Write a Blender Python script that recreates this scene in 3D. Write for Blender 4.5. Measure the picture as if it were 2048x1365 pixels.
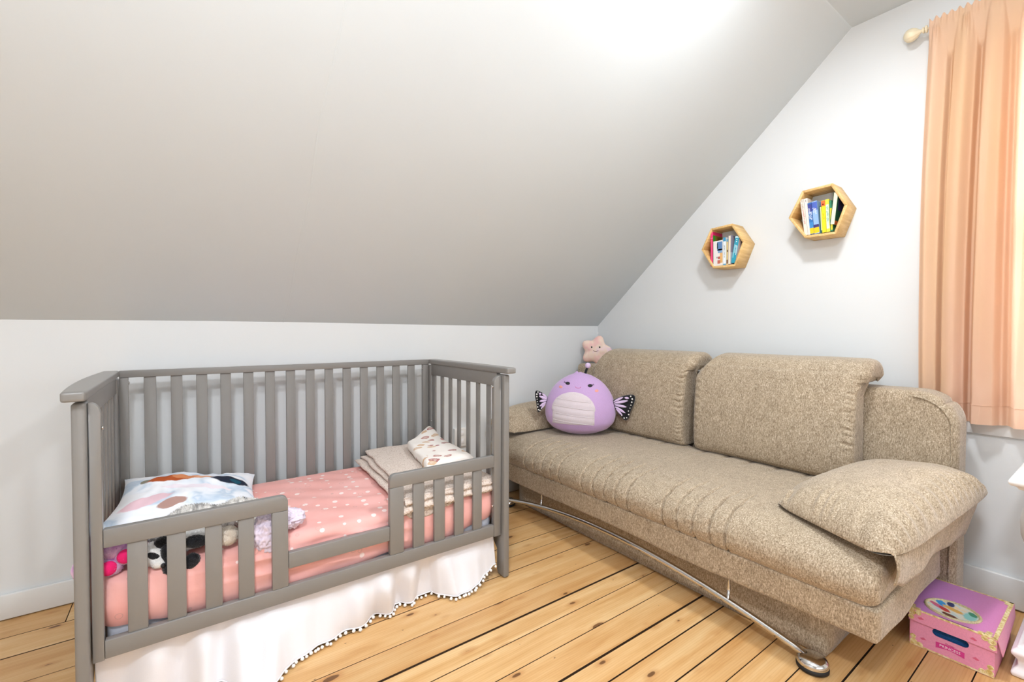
import bpy, bmesh, math, random
import numpy as np
from mathutils import Vector, Matrix, noise

for o in list(bpy.data.objects):
    bpy.data.objects.remove(o, do_unlink=True)
scene = bpy.context.scene
COL = scene.collection
R_ = math.radians
rng = random.Random(7)

# ------------------------------------------------------------------ camera
cam_d = bpy.data.cameras.new('camera')
cam = bpy.data.objects.new('camera', cam_d)
COL.objects.link(cam)
cam_d.sensor_width = 36.0
cam_d.lens = 907.77 / 2048 * 36.0
cam_d.clip_start = 0.05
_yaw, _pit, _rol = R_(54.03), R_(-1.162), R_(-0.112)
_F = Vector((math.cos(_yaw) * math.cos(_pit), math.sin(_yaw) * math.cos(_pit), math.sin(_pit)))
_r = Vector((math.sin(_yaw), -math.cos(_yaw), 0)).normalized()
_d = _F.cross(_r)
_R = _r * math.cos(_rol) + _d * math.sin(_rol)
_D = _F.cross(_R)
M = Matrix((( _R.x, -_D.x, -_F.x, -2.717), (_R.y, -_D.y, -_F.y, -2.563), (_R.z, -_D.z, -_F.z, 1.12), (0, 0, 0, 1)))
cam.matrix_world = M
scene.camera = cam

# ------------------------------------------------------------------ world, exposure, large lights
scene.view_settings.view_transform = 'Standard'
scene.view_settings.look = 'None'
scene.view_settings.exposure = 0.33
scene.view_settings.gamma = 1.0
scene.view_settings.use_curve_mapping = False
world = bpy.data.worlds.new('world')
scene.world = world
world.use_nodes = True
_bg = world.node_tree.nodes['Background']
_bg.inputs['Color'].default_value = (0.93, 0.97, 1.0, 1)
_bg.inputs['Strength'].default_value = 3.0


def area_light(name, loc, direction, sx, sy, power, color=(1, 1, 1)):
    d = bpy.data.lights.new(name, 'AREA')
    d.shape = 'RECTANGLE'
    d.size = sx
    d.size_y = sy
    d.energy = power
    d.color = color
    o = bpy.data.objects.new(name, d)
    COL.objects.link(o)
    o.location = loc
    o.rotation_euler = Vector(direction).to_track_quat('-Z', 'Z').to_euler()
    return o


def point_light(name, loc, power, radius, color=(1, 1, 1)):
    d = bpy.data.lights.new(name, 'POINT')
    d.energy = power
    d.shadow_soft_size = radius
    d.color = color
    o = bpy.data.objects.new(name, d)
    COL.objects.link(o)
    o.location = loc
    return o


L_CEIL = 21
L_ROOM = 37
L_UPFILL = 28
L_BACK = 3
L_SIDE = 20
L_WIN = 34
_l = area_light('ceiling_lamp_light', (-1.2, -1.98, 2.62), (0, 0, -1), 0.22, 0.22, L_CEIL, (0.93, 0.975, 1.03))
_l.data.shape = 'DISK'
_l = area_light('room_fill_light', (-3.1, -2.7, 2.60), (0, 0, -1), 0.30, 0.30, L_ROOM, (0.92, 0.975, 1.05))  # added overhead fill behind the view, no lamp known there
_l.data.shape = 'DISK'
# added fill facing up, brightens the ceiling and the slope
area_light('upward_fill_light', (-2.75, -2.75, 1.62), (0.22, 0.12, 1), 0.25, 0.25, L_UPFILL, (0.95, 0.98, 1.04))
area_light('rear_fill_light', (-4.85, -2.6, 1.35), (1, 0.12, 0.0), 1.8, 1.7, L_BACK, (0.88, 0.95, 1.06))  # added soft fill from behind the camera, no window modelled there
area_light('side_fill_light', (-2.2, -4.6, 1.35), (0.05, 1, 0.10), 2.4, 1.6, L_SIDE, (0.86, 0.95, 1.08))  # added fill that lights the slope and low wall, no dormer there
area_light('window_daylight', (0.60, -2.60, 1.70), (-1, 0.0, -0.20), 0.6, 1.5, L_WIN, (0.97, 0.98, 1.0))


# ------------------------------------------------------------------ colour and material helpers
def lin(h):
    h = h.lstrip('#')
    c = [int(h[i:i + 2], 16) / 255 for i in (0, 2, 4)]
    return tuple((x / 12.92 if x <= 0.04045 else ((x + 0.055) / 1.055) ** 2.4) for x in c) + (1.0,)


class NT:
    def __init__(s, name, rough=0.6, metal=0.0, spec=0.5):
        s.m = bpy.data.materials.new(name)
        s.m.use_nodes = True
        s.t = s.m.node_tree
        s.b = s.t.nodes['Principled BSDF']
        s.b.inputs['Roughness'].default_value = rough
        s.b.inputs['Metallic'].default_value = metal
        s.b.inputs['Specular IOR Level'].default_value = spec

    def n(s, typ, **kw):
        nd = s.t.nodes.new(typ)
        for k, v in kw.items():
            setattr(nd, k, v)
        return nd

    def link(s, a, b):
        s.t.links.new(a, b)

    def base(s, sock):
        if isinstance(sock, tuple):
            s.b.inputs['Base Color'].default_value = sock
        else:
            s.link(sock, s.b.inputs['Base Color'])

    def coords(s, kind='Object', scale=(1, 1, 1), rot=(0, 0, 0), loc=(0, 0, 0)):
        tc = s.n('ShaderNodeTexCoord')
        mp = s.n('ShaderNodeMapping')
        s.link(tc.outputs[kind], mp.inputs['Vector'])
        mp.inputs['Scale'].default_value = scale
        mp.inputs['Rotation'].default_value = rot
        mp.inputs['Location'].default_value = loc
        return mp.outputs['Vector']

    def noise(s, vec, scale, detail=3.0, rough=0.55, dist=0.0):
        nd = s.n('ShaderNodeTexNoise')
        s.link(vec, nd.inputs['Vector'])
        nd.inputs['Scale'].default_value = scale
        nd.inputs['Detail'].default_value = detail
        nd.inputs['Roughness'].default_value = rough
        nd.inputs['Distortion'].default_value = dist
        return nd.outputs['Fac']

    def ramp(s, fac, stops, interp='LINEAR'):
        nd = s.n('ShaderNodeValToRGB')
        nd.color_ramp.interpolation = interp
        while len(nd.color_ramp.elements) > 1:
            nd.color_ramp.elements.remove(nd.color_ramp.elements[-1])
        e = nd.color_ramp.elements[0]
        e.position, e.color = stops[0]
        for p, c in stops[1:]:
            e = nd.color_ramp.elements.new(p)
            e.color = c
        s.link(fac, nd.inputs['Fac'])
        return nd.outputs['Color']

    def mix(s, fac, a, b, blend='MIX'):
        nd = s.n('ShaderNodeMix', data_type='RGBA', blend_type=blend)
        for i, v in ((0, fac), (6, a), (7, b)):
            if isinstance(v, (int, float, tuple)):
                nd.inputs[i].default_value = v
            else:
                s.link(v, nd.inputs[i])
        return nd.outputs[2]

    def math(s, op, a, b=0.0, clamp=False):
        nd = s.n('ShaderNodeMath', operation=op, use_clamp=clamp)
        for i, v in ((0, a), (1, b)):
            if isinstance(v, (int, float)):
                nd.inputs[i].default_value = v
            else:
                s.link(v, nd.inputs[i])
        return nd.outputs[0]

    def bump(s, h, strength=0.3, dist=0.002):
        nd = s.n('ShaderNodeBump')
        nd.inputs['Strength'].default_value = strength
        nd.inputs['Distance'].default_value = dist
        s.link(h, nd.inputs['Height'])
        s.link(nd.outputs['Normal'], s.b.inputs['Normal'])

    def ellipse(s, vec, cx, cy, rx, ry, rot=0.0, soft=0.15, axes='xy', wob=None):
        """mask of an ellipse in the chosen plane of vec"""
        mp = s.n('ShaderNodeMapping', vector_type='TEXTURE')
        s.link(vec, mp.inputs['Vector'])
        if axes == 'xy':
            mp.inputs['Location'].default_value = (cx, cy, 0)
            mp.inputs['Rotation'].default_value = (0, 0, rot)
            mp.inputs['Scale'].default_value = (rx, ry, 1e3)
        elif axes == 'yz':
            mp.inputs['Location'].default_value = (0, cx, cy)
            mp.inputs['Rotation'].default_value = (rot, 0, 0)
            mp.inputs['Scale'].default_value = (1e3, rx, ry)
        else:
            mp.inputs['Location'].default_value = (cx, 0, cy)
            mp.inputs['Rotation'].default_value = (0, rot, 0)
            mp.inputs['Scale'].default_value = (rx, 1e3, ry)
        ln = s.n('ShaderNodeVectorMath', operation='LENGTH')
        s.link(mp.outputs['Vector'], ln.inputs[0])
        v = ln.outputs['Value']
        if wob is not None:
            v = s.math('ADD', v, s.math('MULTIPLY', s.math('SUBTRACT', wob, 0.5), 0.6))
        mr = s.n('ShaderNodeMapRange')
        s.link(v, mr.inputs['Value'])
        mr.inputs['From Min'].default_value = 1 - soft
        mr.inputs['From Max'].default_value = 1 + soft
        mr.inputs['To Min'].default_value = 1
        mr.inputs['To Max'].default_value = 0
        return mr.outputs['Result']


def plain(name, hexc, rough=0.6, metal=0.0, bump=0.0, bscale=200, var=0.0, spec=0.5, sheen=0.0, detail=2.0):
    m = NT(name, rough, metal, spec)
    c = lin(hexc)
    if var or bump:
        v = m.coords()
        nz = m.noise(v, bscale, detail)
        if var:
            d = tuple(x * (1 - var) for x in c[:3]) + (1,)
            l = tuple(min(1, x * (1 + var)) for x in c[:3]) + (1,)
            m.base(m.ramp(nz, [(0.3, d), (0.7, l)]))
        else:
            m.base(c)
        if bump:
            m.bump(nz, bump)
    else:
        m.base(c)
    if sheen:
        m.b.inputs['Sheen Weight'].default_value = sheen
    return m.m


# ------------------------------------------------------------------ object helpers
def link(me, name, mat=None, parent=None, loc=None, smooth=False, label=None):
    o = bpy.data.objects.new(name, me)
    COL.objects.link(o)
    if mat is not None and not me.materials:
        me.materials.append(mat)
    if parent is not None:
        o.parent = parent
    if loc is not None:
        o.location = loc
    if smooth:
        for p in me.polygons:
            p.use_smooth = True
    if label:
        o['label'] = label
    return o


def tag(o, label, cat, group=None):
    o['label'] = label
    o['category'] = cat
    if group:
        o['group'] = group
    return o


def thing(name, label, cat, loc=(0, 0, 0), group=None, rot=(0, 0, 0)):
    o = bpy.data.objects.new(name, None)
    o.empty_display_size = 0.05
    COL.objects.link(o)
    o.location = loc
    o.rotation_euler = rot
    return tag(o, label, cat, group)


def bevel(o, w, seg=2):
    m = o.modifiers.new('bevel', 'BEVEL')
    m.width = w
    m.segments = seg
    m.limit_method = 'ANGLE'
    m.angle_limit = R_(40)
    for p in o.data.polygons:
        p.use_smooth = True
    m.harden_normals = False
    return o


def mesh(verts, faces, name='m'):
    me = bpy.data.meshes.new(name)
    me.from_pydata([tuple(map(float, v)) for v in verts], [], faces)
    me.update()
    return me


def boxes(lst):
    v, f = [], []
    for x0, x1, y0, y1, z0, z1 in lst:
        b = len(v)
        v += [(x0, y0, z0), (x1, y0, z0), (x1, y1, z0), (x0, y1, z0), (x0, y0, z1), (x1, y0, z1), (x1, y1, z1), (x0, y1, z1)]
        f += [tuple(b + i for i in q) for q in ((0, 3, 2, 1), (4, 5, 6, 7), (0, 1, 5, 4), (1, 2, 6, 5), (2, 3, 7, 6), (3, 0, 4, 7))]
    return mesh(v, f)


def box(name, b, mat, parent=None, bev=0.0, seg=2, label=None):
    """box object with its origin at its own centre"""
    x0, x1, y0, y1, z0, z1 = b
    c = ((x0 + x1) / 2, (y0 + y1) / 2, (z0 + z1) / 2)
    me = boxes([(x0 - c[0], x1 - c[0], y0 - c[1], y1 - c[1], z0 - c[2], z1 - c[2])])
    o = link(me, name, mat, parent, c, label=label)
    if parent is not None:
        o.location = Vector(c) - parent.location if parent.rotation_euler.to_matrix().is_identity else c
    if bev:
        bevel(o, bev, seg)
    return o


def IDENT(o):
    return abs(o.rotation_euler[0]) + abs(o.rotation_euler[1]) + abs(o.rotation_euler[2]) < 1e-9


def box(name, b, mat, parent=None, bev=0.0, seg=2, label=None):
    x0, x1, y0, y1, z0, z1 = b
    c = Vector(((x0 + x1) / 2, (y0 + y1) / 2, (z0 + z1) / 2))
    me = boxes([(x0 - c[0], x1 - c[0], y0 - c[1], y1 - c[1], z0 - c[2], z1 - c[2])])
    o = link(me, name, mat, parent, c, label=label)
    if bev:
        bevel(o, bev, seg)
    return o


def grid(nu, nv, fn, closeu=False, closev=False):
    v = []
    for i in range(nu):
        for j in range(nv):
            u = i / (nu if closeu else nu - 1)
            w = j / (nv if closev else nv - 1)
            v.append(fn(u, w))
    f = []
    for i in range(nu if closeu else nu - 1):
        for j in range(nv if closev else nv - 1):
            a = i * nv + j
            b = ((i + 1) % nu) * nv + j
            c = ((i + 1) % nu) * nv + (j + 1) % nv
            d = i * nv + (j + 1) % nv
            f.append((a, b, c, d))
    return v, f


def tube(pts, r, seg=10, cap=True):
    """tube mesh along points; r a number or list"""
    P = [Vector(p) for p in pts]
    n = len(P)
    v, f = [], []
    up = Vector((0.123, 0.456, 0.88)).normalized()
    for i, p in enumerate(P):
        t = (P[min(i + 1, n - 1)] - P[max(i - 1, 0)]).normalized()
        a = t.cross(up).normalized()
        b = t.cross(a)
        rr = r[i] if isinstance(r, (list, tuple)) else r
        for k in range(seg):
            an = 2 * math.pi * k / seg
            v.append(p + a * (math.cos(an) * rr) + b * (math.sin(an) * rr))
    for i in range(n - 1):
        for k in range(seg):
            f.append((i * seg + k, i * seg + (k + 1) % seg, (i + 1) * seg + (k + 1) % seg, (i + 1) * seg + k))
    if cap:
        f.append(tuple(range(seg)))
        f.append(tuple((n - 1) * seg + k for k in reversed(range(seg))))
    return v, f


def lathe(prof, seg=24):
    """prof list of (r, z)"""
    v, f = [], []
    for r, z in prof:
        for k in range(seg):
            a = 2 * math.pi * k / seg
            v.append((r * math.cos(a), r * math.sin(a), z))
    for i in range(len(prof) - 1):
        for k in range(seg):
            f.append((i * seg + k, i * seg + (k + 1) % seg, (i + 1) * seg + (k + 1) % seg, (i + 1) * seg + k))
    f.append(tuple(reversed(range(seg))))
    f.append(tuple((len(prof) - 1) * seg + k for k in range(seg)))
    return v, f


def merge(*vf):
    V, F = [], []
    for v, f in vf:
        b = len(V)
        V += list(v)
        F += [tuple(b + i for i in q) for q in f]
    return V, F


def rbox(hx, hy, hz, r, n=(12, 12, 12), deform=None, dense=1.0):
    """rounded box lattice surface, half sizes hx hy hz, edge radius r; deform(p, q) -> p (q in -1..1)"""
    nx, ny, nz = n
    idx, V, F = {}, [], []

    def sp(i, k, h):
        t = 2 * i / k - 1
        e = r / h
        # crowd vertices near the edges
        if dense != 1.0:
            t = math.copysign(1 - (1 - abs(t)) ** dense, t)
        return t

    def vid(i, j, k):
        key = (i, j, k)
        if key in idx:
            return idx[key]
        q = Vector((sp(i, nx, hx), sp(j, ny, hy), sp(k, nz, hz)))
        p = Vector((q.x * hx, q.y * hy, q.z * hz))
        c = Vector((max(-hx + r, min(hx - r, p.x)), max(-hy + r, min(hy - r, p.y)), max(-hz + r, min(hz - r, p.z))))
        d = p - c
        if d.length > 1e-9:
            mx = max(abs(d.x), abs(d.y), abs(d.z))
            p = c + d.normalized() * mx
        if deform:
            p = deform(p, q)
        idx[key] = len(V)
        V.append(p)
        return idx[key]
    for i in range(nx):
        for j in range(ny):
            F.append((vid(i, j, 0), vid(i, j + 1, 0), vid(i + 1, j + 1, 0), vid(i + 1, j, 0)))
            F.append((vid(i, j, nz), vid(i + 1, j, nz), vid(i + 1, j + 1, nz), vid(i, j + 1, nz)))
    for i in range(nx):
        for k in range(nz):
            F.append((vid(i, 0, k), vid(i + 1, 0, k), vid(i + 1, 0, k + 1), vid(i, 0, k + 1)))
            F.append((vid(i, ny, k), vid(i, ny, k + 1), vid(i + 1, ny, k + 1), vid(i + 1, ny, k)))
    for j in range(ny):
        for k in range(nz):
            F.append((vid(0, j, k), vid(0, j, k + 1), vid(0, j + 1, k + 1), vid(0, j + 1, k)))
            F.append((vid(nx, j, k), vid(nx, j + 1, k), vid(nx, j + 1, k + 1), vid(nx, j, k + 1)))
    return V, F


def sm(name, vf, mat, parent=None, loc=None, rot=None, label=None, smooth=True):
    me = mesh(*vf)
    o = link(me, name, mat, parent, loc, smooth=smooth, label=label)
    if rot is not None:
        o.rotation_euler = rot
    return o


def nz3(p, s, o=0.0):
    return noise.noise(Vector((p[0] * s + o, p[1] * s + o * 1.7, p[2] * s - o)))


def lerp_tab(tab, x):
    if x <= tab[0][0]:
        return tab[0][1]
    for (a, va), (b, vb) in zip(tab, tab[1:]):
        if x <= b:
            t = (x - a) / (b - a)
            t = t * t * (3 - 2 * t)
            return va + (vb - va) * t
    return tab[-1][1]


def extrude_poly(pts, axis, a0, a1):
    """closed polygon (list of 2D) extruded along axis 'x','y','z'"""
    def mk(p, a):
        return {'x': (a, p[0], p[1]), 'y': (p[0], a, p[1]), 'z': (p[0], p[1], a)}[axis]
    n = len(pts)
    v = [mk(p, a0) for p in pts] + [mk(p, a1) for p in pts]
    f = [(i, (i + 1) % n, n + (i + 1) % n, n + i) for i in range(n)]
    f += [tuple(reversed(range(n))), tuple(range(n, 2 * n))]
    return v, f


def fix(me):
    bm = bmesh.new()
    bm.from_mesh(me)
    bmesh.ops.recalc_face_normals(bm, faces=bm.faces)
    bm.to_mesh(me)
    bm.free()


def text_vf(body, size, squash=1.0):
    cu = bpy.data.curves.new('t', 'FONT')
    cu.body = body
    cu.size = size
    cu.align_x = 'CENTER'
    cu.align_y = 'CENTER'
    cu.resolution_u = 2
    cu.extrude = 0.0002
    o = bpy.data.objects.new('t', cu)
    COL.objects.link(o)
    dg = bpy.context.evaluated_depsgraph_get()
    me = bpy.data.meshes.new_from_object(o.evaluated_get(dg))
    v = [(p.co.x * squash, p.co.y, p.co.z) for p in me.vertices]
    f = [tuple(p.vertices) for p in me.polygons]
    bpy.data.objects.remove(o, do_unlink=True)
    return v, f


def xf(vf, mat):
    return [mat @ Vector(p) for p in vf[0]], vf[1]


# ------------------------------------------------------------------ materials
def mat_wall(name, hexc, rough=0.75):
    m = NT(name, rough, spec=0.25)
    v = m.coords()
    n1 = m.noise(v, 1.3, 3)
    c = lin(hexc)
    m.base(m.ramp(n1, [(0.3, tuple(x * 0.975 for x in c[:3]) + (1,)), (0.7, c)]))
    n2 = m.noise(v, 160, 2)
    m.bump(n2, 0.06, 0.001)
    return m.m


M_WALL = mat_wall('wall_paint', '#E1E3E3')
M_SLOPE = mat_wall('slope_paint_light_toned', '#CFD5D7')  # wall paint toned cooler and darker to balance warm bounced light
M_TRIM = plain('trim_paint', '#DEDEDC', 0.35, bump=0.03, bscale=60)


def mat_floor():
    m = NT('pine_boards', 0.36, spec=0.45)
    oi = m.n('ShaderNodeObjectInfo')
    tc = m.n('ShaderNodeTexCoord')
    off = m.n('ShaderNodeVectorMath', operation='SCALE')
    cb = m.n('ShaderNodeCombineXYZ')
    m.link(oi.outputs['Random'], cb.inputs[0])
    m.link(oi.outputs['Random'], cb.inputs[1])
    m.link(oi.outputs['Random'], cb.inputs[2])
    m.link(cb.outputs[0], off.inputs[0])
    off.inputs['Scale'].default_value = 37.0
    add = m.n('ShaderNodeVectorMath', operation='ADD')
    m.link(tc.outputs['Object'], add.inputs[0])
    m.link(off.outputs[0], add.inputs[1])

    def mapped(scale):
        mp = m.n('ShaderNodeMapping')
        mp.inputs['Scale'].default_value = scale
        m.link(add.outputs[0], mp.inputs['Vector'])
        return mp.outputs['Vector']
    # broad grain
    g1 = m.noise(mapped((1.2, 14, 1)), 1.6, 4, 0.6, 0.6)
    wv = m.n('ShaderNodeTexWave', wave_type='BANDS', bands_direction='Y')
    m.link(mapped((0.55, 9.0, 1)), wv.inputs['Vector'])
    wv.inputs['Scale'].default_value = 4.0
    wv.inputs['Distortion'].default_value = 7.0
    wv.inputs['Detail'].default_value = 2.0
    wv.inputs['Detail Scale'].default_value = 0.7
    base = m.ramp(g1, [(0.25, lin('#C9965A')), (0.5, lin('#DBB079')), (0.75, lin('#E6C592'))])
    gr = m.ramp(wv.outputs['Fac'], [(0.0, (0.88, 0.82, 0.75, 1)), (0.35, (1, 1, 1, 1)), (1.0, (1, 1, 1, 1))])
    col = m.mix(0.55, base, gr, 'MULTIPLY')
    # per-board tint
    tint = m.ramp(oi.outputs['Random'], [(0.0, (0.92, 0.86, 0.80, 1)), (0.5, (1.0, 0.97, 0.93, 1)), (1.0, (1.04, 1.05, 1.06, 1))])
    col = m.mix(1.0, col, tint, 'MULTIPLY')
    # knots
    wob = m.noise(mapped((1, 1, 1)), 60, 2)
    vo = m.n('ShaderNodeTexVoronoi', feature='F1')
    m.link(mapped((6.0, 15.0, 1.0)), vo.inputs['Vector'])
    vo.inputs['Scale'].default_value = 1.0
    vo.inputs['Randomness'].default_value = 1.0
    # size per cell
    sep = m.n('ShaderNodeSeparateColor')
    m.link(vo.outputs['Color'], sep.inputs[0])
    rad = m.math('MULTIPLY', m.math('POWER', sep.outputs[0], 1.3), 0.17)
    dist = m.math('ADD', vo.outputs['Distance'], m.math('MULTIPLY', m.math('SUBTRACT', wob, 0.5), 0.05))
    k = m.math('SUBTRACT', dist, rad)
    mr = m.n('ShaderNodeMapRange')
    m.link(k, mr.inputs['Value'])
    mr.inputs['From Min'].default_value = -0.012
    mr.inputs['From Max'].default_value = 0.015
    mr.inputs['To Min'].default_value = 1.0
    mr.inputs['To Max'].default_value = 0.0
    halo = m.n('ShaderNodeMapRange')
    m.link(k, halo.inputs['Value'])
    halo.inputs['From Min'].default_value = 0.0
    halo.inputs['From Max'].default_value = 0.16
    halo.inputs['To Min'].default_value = 0.45
    halo.inputs['To Max'].default_value = 0.0
    col = m.mix(halo.outputs[0], col, lin('#B06F35'))
    col = m.mix(m.math('MULTIPLY', mr.outputs[0], 0.85), col, lin('#5E3A1E'))
    # small nail marks and scratches
    v2 = m.n('ShaderNodeTexVoronoi', feature='F1')
    m.link(mapped((9, 15, 1)), v2.inputs['Vector'])
    v2.inputs['Scale'].default_value = 1.0
    s2 = m.math('LESS_THAN', v2.outputs['Distance'], 0.035)
    col = m.mix(m.math('MULTIPLY', s2, 0.75), col, lin('#5A3B22'))
    m.base(col)
    m.bump(m.math('ADD', m.math('MULTIPLY', wv.outputs['Fac'], 0.3), g1), 0.05, 0.002)
    return m.m


M_FLOOR = mat_floor()
M_SUB = plain('dark_gap', '#47301C', 0.9)


def mat_fabric_sofa():
    m = NT('chenille', 0.9, spec=0.15)
    v = m.coords('Object')
    a = m.noise(v, 230, 3, 0.7)
    b = m.noise(m.coords('Object', (1, 1, 0.28)), 300, 2, 0.6)
    c = m.noise(v, 5, 3, 0.6)
    f = m.math('ADD', m.math('MULTIPLY', a, 0.5), m.math('MULTIPLY', b, 0.5))
    col = m.ramp(f, [(0.36, lin('#7F6F5D')), (0.46, lin('#A4937C')), (0.54, lin('#BCAB94')), (0.64, lin('#DACDB9'))])
    e2 = m.noise(m.coords('Object', (1, 1, 0.5)), 38, 3, 0.65)
    col = m.mix(0.55, col, m.ramp(e2, [(0.35, (0.80, 0.78, 0.75, 1)), (0.6, (1.06, 1.06, 1.06, 1))]), 'MULTIPLY')
    col = m.mix(0.5, col, m.ramp(c, [(0.3, (0.86, 0.84, 0.82, 1)), (0.7, (1.04, 1.03, 1.0, 1))]), 'MULTIPLY')
    m.base(col)
    m.b.inputs['Sheen Weight'].default_value = 0.35
    m.b.inputs['Sheen Roughness'].default_value = 0.4
    m.bump(f, 0.35, 0.002)
    return m.m


M_SOFA = mat_fabric_sofa()
M_CHROME = plain('chrome', '#D8D8D8', 0.12, 1.0)
M_RUBBER = plain('black_rubber', '#1B1B1C', 0.6)
M_CRIB = plain('grey_lacquer', '#85827E', 0.32, bump=0.02, bscale=90, spec=0.5)
M_STEEL = plain('bolt_steel', '#C9C6C0', 0.25, 1.0)


def mat_sheet():
    m = NT('pink_sheet', 0.72, spec=0.2)
    v = m.coords('Object')
    n = m.noise(v, 6, 3)
    base = m.ramp(n, [(0.3, lin('#EFADA5')), (0.7, lin('#F5BDB7'))])
    vo = m.n('ShaderNodeTexVoronoi', feature='F1')
    vo.inputs['Randomness'].default_value = 0.55
    mp = m.coords('Object', (20, 20, 20))
    m.link(mp, vo.inputs['Vector'])
    vo.inputs['Scale'].default_value = 1.0
    d = m.math('LESS_THAN', vo.outputs['Distance'], 0.20)
    sep = m.n('ShaderNodeSeparateColor')
    m.link(vo.outputs['Color'], sep.inputs[0])
    on = m.math('GREATER_THAN', sep.outputs[0], 0.2)
    col = m.mix(m.math('MULTIPLY', m.math('MULTIPLY', d, on), 0.85), base, lin('#FBE9E4'))
    # thin outlined swirls
    v3 = m.n('ShaderNodeTexVoronoi', feature='F1')
    m.link(m.coords('Object', (12, 12, 12), loc=(0.4, 0.7, 0.2)), v3.inputs['Vector'])
    v3.inputs['Scale'].default_value = 1.0
    ring = m.math('LESS_THAN', m.math('ABSOLUTE', m.math('SUBTRACT', v3.outputs['Distance'], 0.13)), 0.012)
    col = m.mix(m.math('MULTIPLY', ring, 0.35), col, lin('#B9938C'))
    m.base(col)
    m.bump(m.noise(v, 24, 3), 0.10, 0.01)
    return m.m


M_SHEET = mat_sheet()
M_MATT = plain('mattress_cover', '#DCDDE6', 0.6, bump=0.2, bscale=30, var=0.06)
M_SKIRT = plain('white_cotton', '#E9E6E8', 0.8, bump=0.15, bscale=300)
M_KNIT = None


def mat_knit():
    m = NT('knit_wool', 0.9, spec=0.1)
    v = m.coords('Object')
    vo = m.n('ShaderNodeTexVoronoi', feature='F1')
    m.link(v, vo.inputs['Vector'])
    vo.inputs['Scale'].default_value = 170
    col = m.ramp(vo.outputs['Distance'], [(0.0, lin('#EFE2D8')), (0.55, lin('#E2D2C6')), (0.9, lin('#C9B5A8'))])
    m.base(col)
    m.bump(m.math('SUBTRACT', 1.0, vo.outputs['Distance']), 0.7, 0.003)
    return m.m


M_KNIT = mat_knit()


def mat_mushroom():
    m = NT('printed_muslin', 0.85, spec=0.1)
    v = m.coords('Object')
    vo = m.n('ShaderNodeTexVoronoi', feature='F1')
    m.link(m.coords('Object', (15, 21, 15), rot=(0, 0, 0.5)), vo.inputs['Vector'])
    vo.inputs['Scale'].default_value = 1.0
    sep = m.n('ShaderNodeSeparateColor')
    m.link(vo.outputs['Color'], sep.inputs[0])
    wob = m.noise(v, 50, 2)
    dist = m.math('ADD', vo.outputs['Distance'], m.math('MULTIPLY', m.math('SUBTRACT', wob, 0.5), 0.35))
    msk = m.math('LESS_THAN', dist, 0.33)
    inner = m.math('LESS_THAN', dist, 0.20)
    spot = m.ramp(sep.outputs[1], [(0.0, lin('#B97A72')), (0.4, lin('#D9B48E')), (0.7, lin('#A9625E')), (1.0, lin('#E4CDB6'))], 'CONSTANT')
    col = m.mix(m.math('MULTIPLY', msk, 0.9), lin('#F6EEE6'), spot)
    col = m.mix(m.math('MULTIPLY', inner, 0.5), col, lin('#EAD9CC'))
    m.base(col)
    m.bump(m.noise(v, 60, 3), 0.15, 0.004)
    return m.m


M_MUSH = mat_mushroom()
M_LILACCLOTH = plain('lilac_cloth', '#E6D8E8', 0.8, bump=0.15, bscale=120)
M_GREYFUR = None


def mat_fur(name, stops, scale, stretch=(1, 1, 1)):
    m = NT(name, 0.95, spec=0.1)
    v = m.coords('Object', stretch)
    f = m.noise(v, scale, 3, 0.6, 0.4)
    m.base(m.ramp(f, [(p, lin(c)) for p, c in stops]))
    m.b.inputs['Sheen Weight'].default_value = 0.4
    m.bump(m.noise(v, 300, 2), 0.5, 0.003)
    return m.m


M_GREYFUR = mat_fur('grey_striped_fur', [(0.38, '#A29F9C'), (0.47, '#C9C5C0'), (0.56, '#E8E4DE')], 16, (2.6, 0.6, 0.6))
M_CREAMFUR = mat_fur('cream_fur', [(0.3, '#CDBFAF'), (0.7, '#F4ECDF')], 30)
M_BLACKFUR = mat_fur('black_fur', [(0.3, '#0D0D10'), (0.7, '#27272B')], 60)
M_WHITEFUR = mat_fur('white_fur', [(0.3, '#D9D8D6'), (0.7, '#F7F6F4')], 60)
M_MAUVEFUR = mat_fur('mauve_fur', [(0.3, '#B878B8'), (0.7, '#E6BEDD')], 40)
M_HOTPINK = plain('hot_pink_felt', '#F01B72', 0.9, bump=0.3, bscale=400)
M_EYE = plain('dark_eye', '#1C1B20', 0.6)
M_BELLY = None


def mat_star():
    m = NT('star_plush', 0.95, spec=0.1)
    v = m.coords('Object')
    f = m.noise(v, 14, 2)
    m.base(m.ramp(f, [(0.35, lin('#F3C3BC')), (0.55, lin('#F6DCC9')), (0.7, lin('#F4D6DA'))]))
    m.bump(m.noise(v, 400, 2), 0.4, 0.002)
    return m.m


M_STAR = mat_star()
M_LILAC = plain('lilac_plush', '#C8A5D4', 0.92, bump=0.35, bscale=260, var=0.05, sheen=0.4)
M_CREAM = plain('cream_plush', '#DCCFD4', 0.92, bump=0.35, bscale=260, var=0.04, sheen=0.3)
M_CHEEK = plain('peach_cheek', '#EEA79A', 0.9)
M_MOUTH = plain('pink_thread', '#D2527F', 0.8)
M_BROWN = plain('brown_thread', '#7A3A34', 0.8)
M_POM = plain('pompom', '#FAF7F2', 0.95, bump=0.4, bscale=500)
M_POMLILAC = plain('lilac_pompom', '#DFC8E8', 0.95, bump=0.4, bscale=500)


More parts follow.
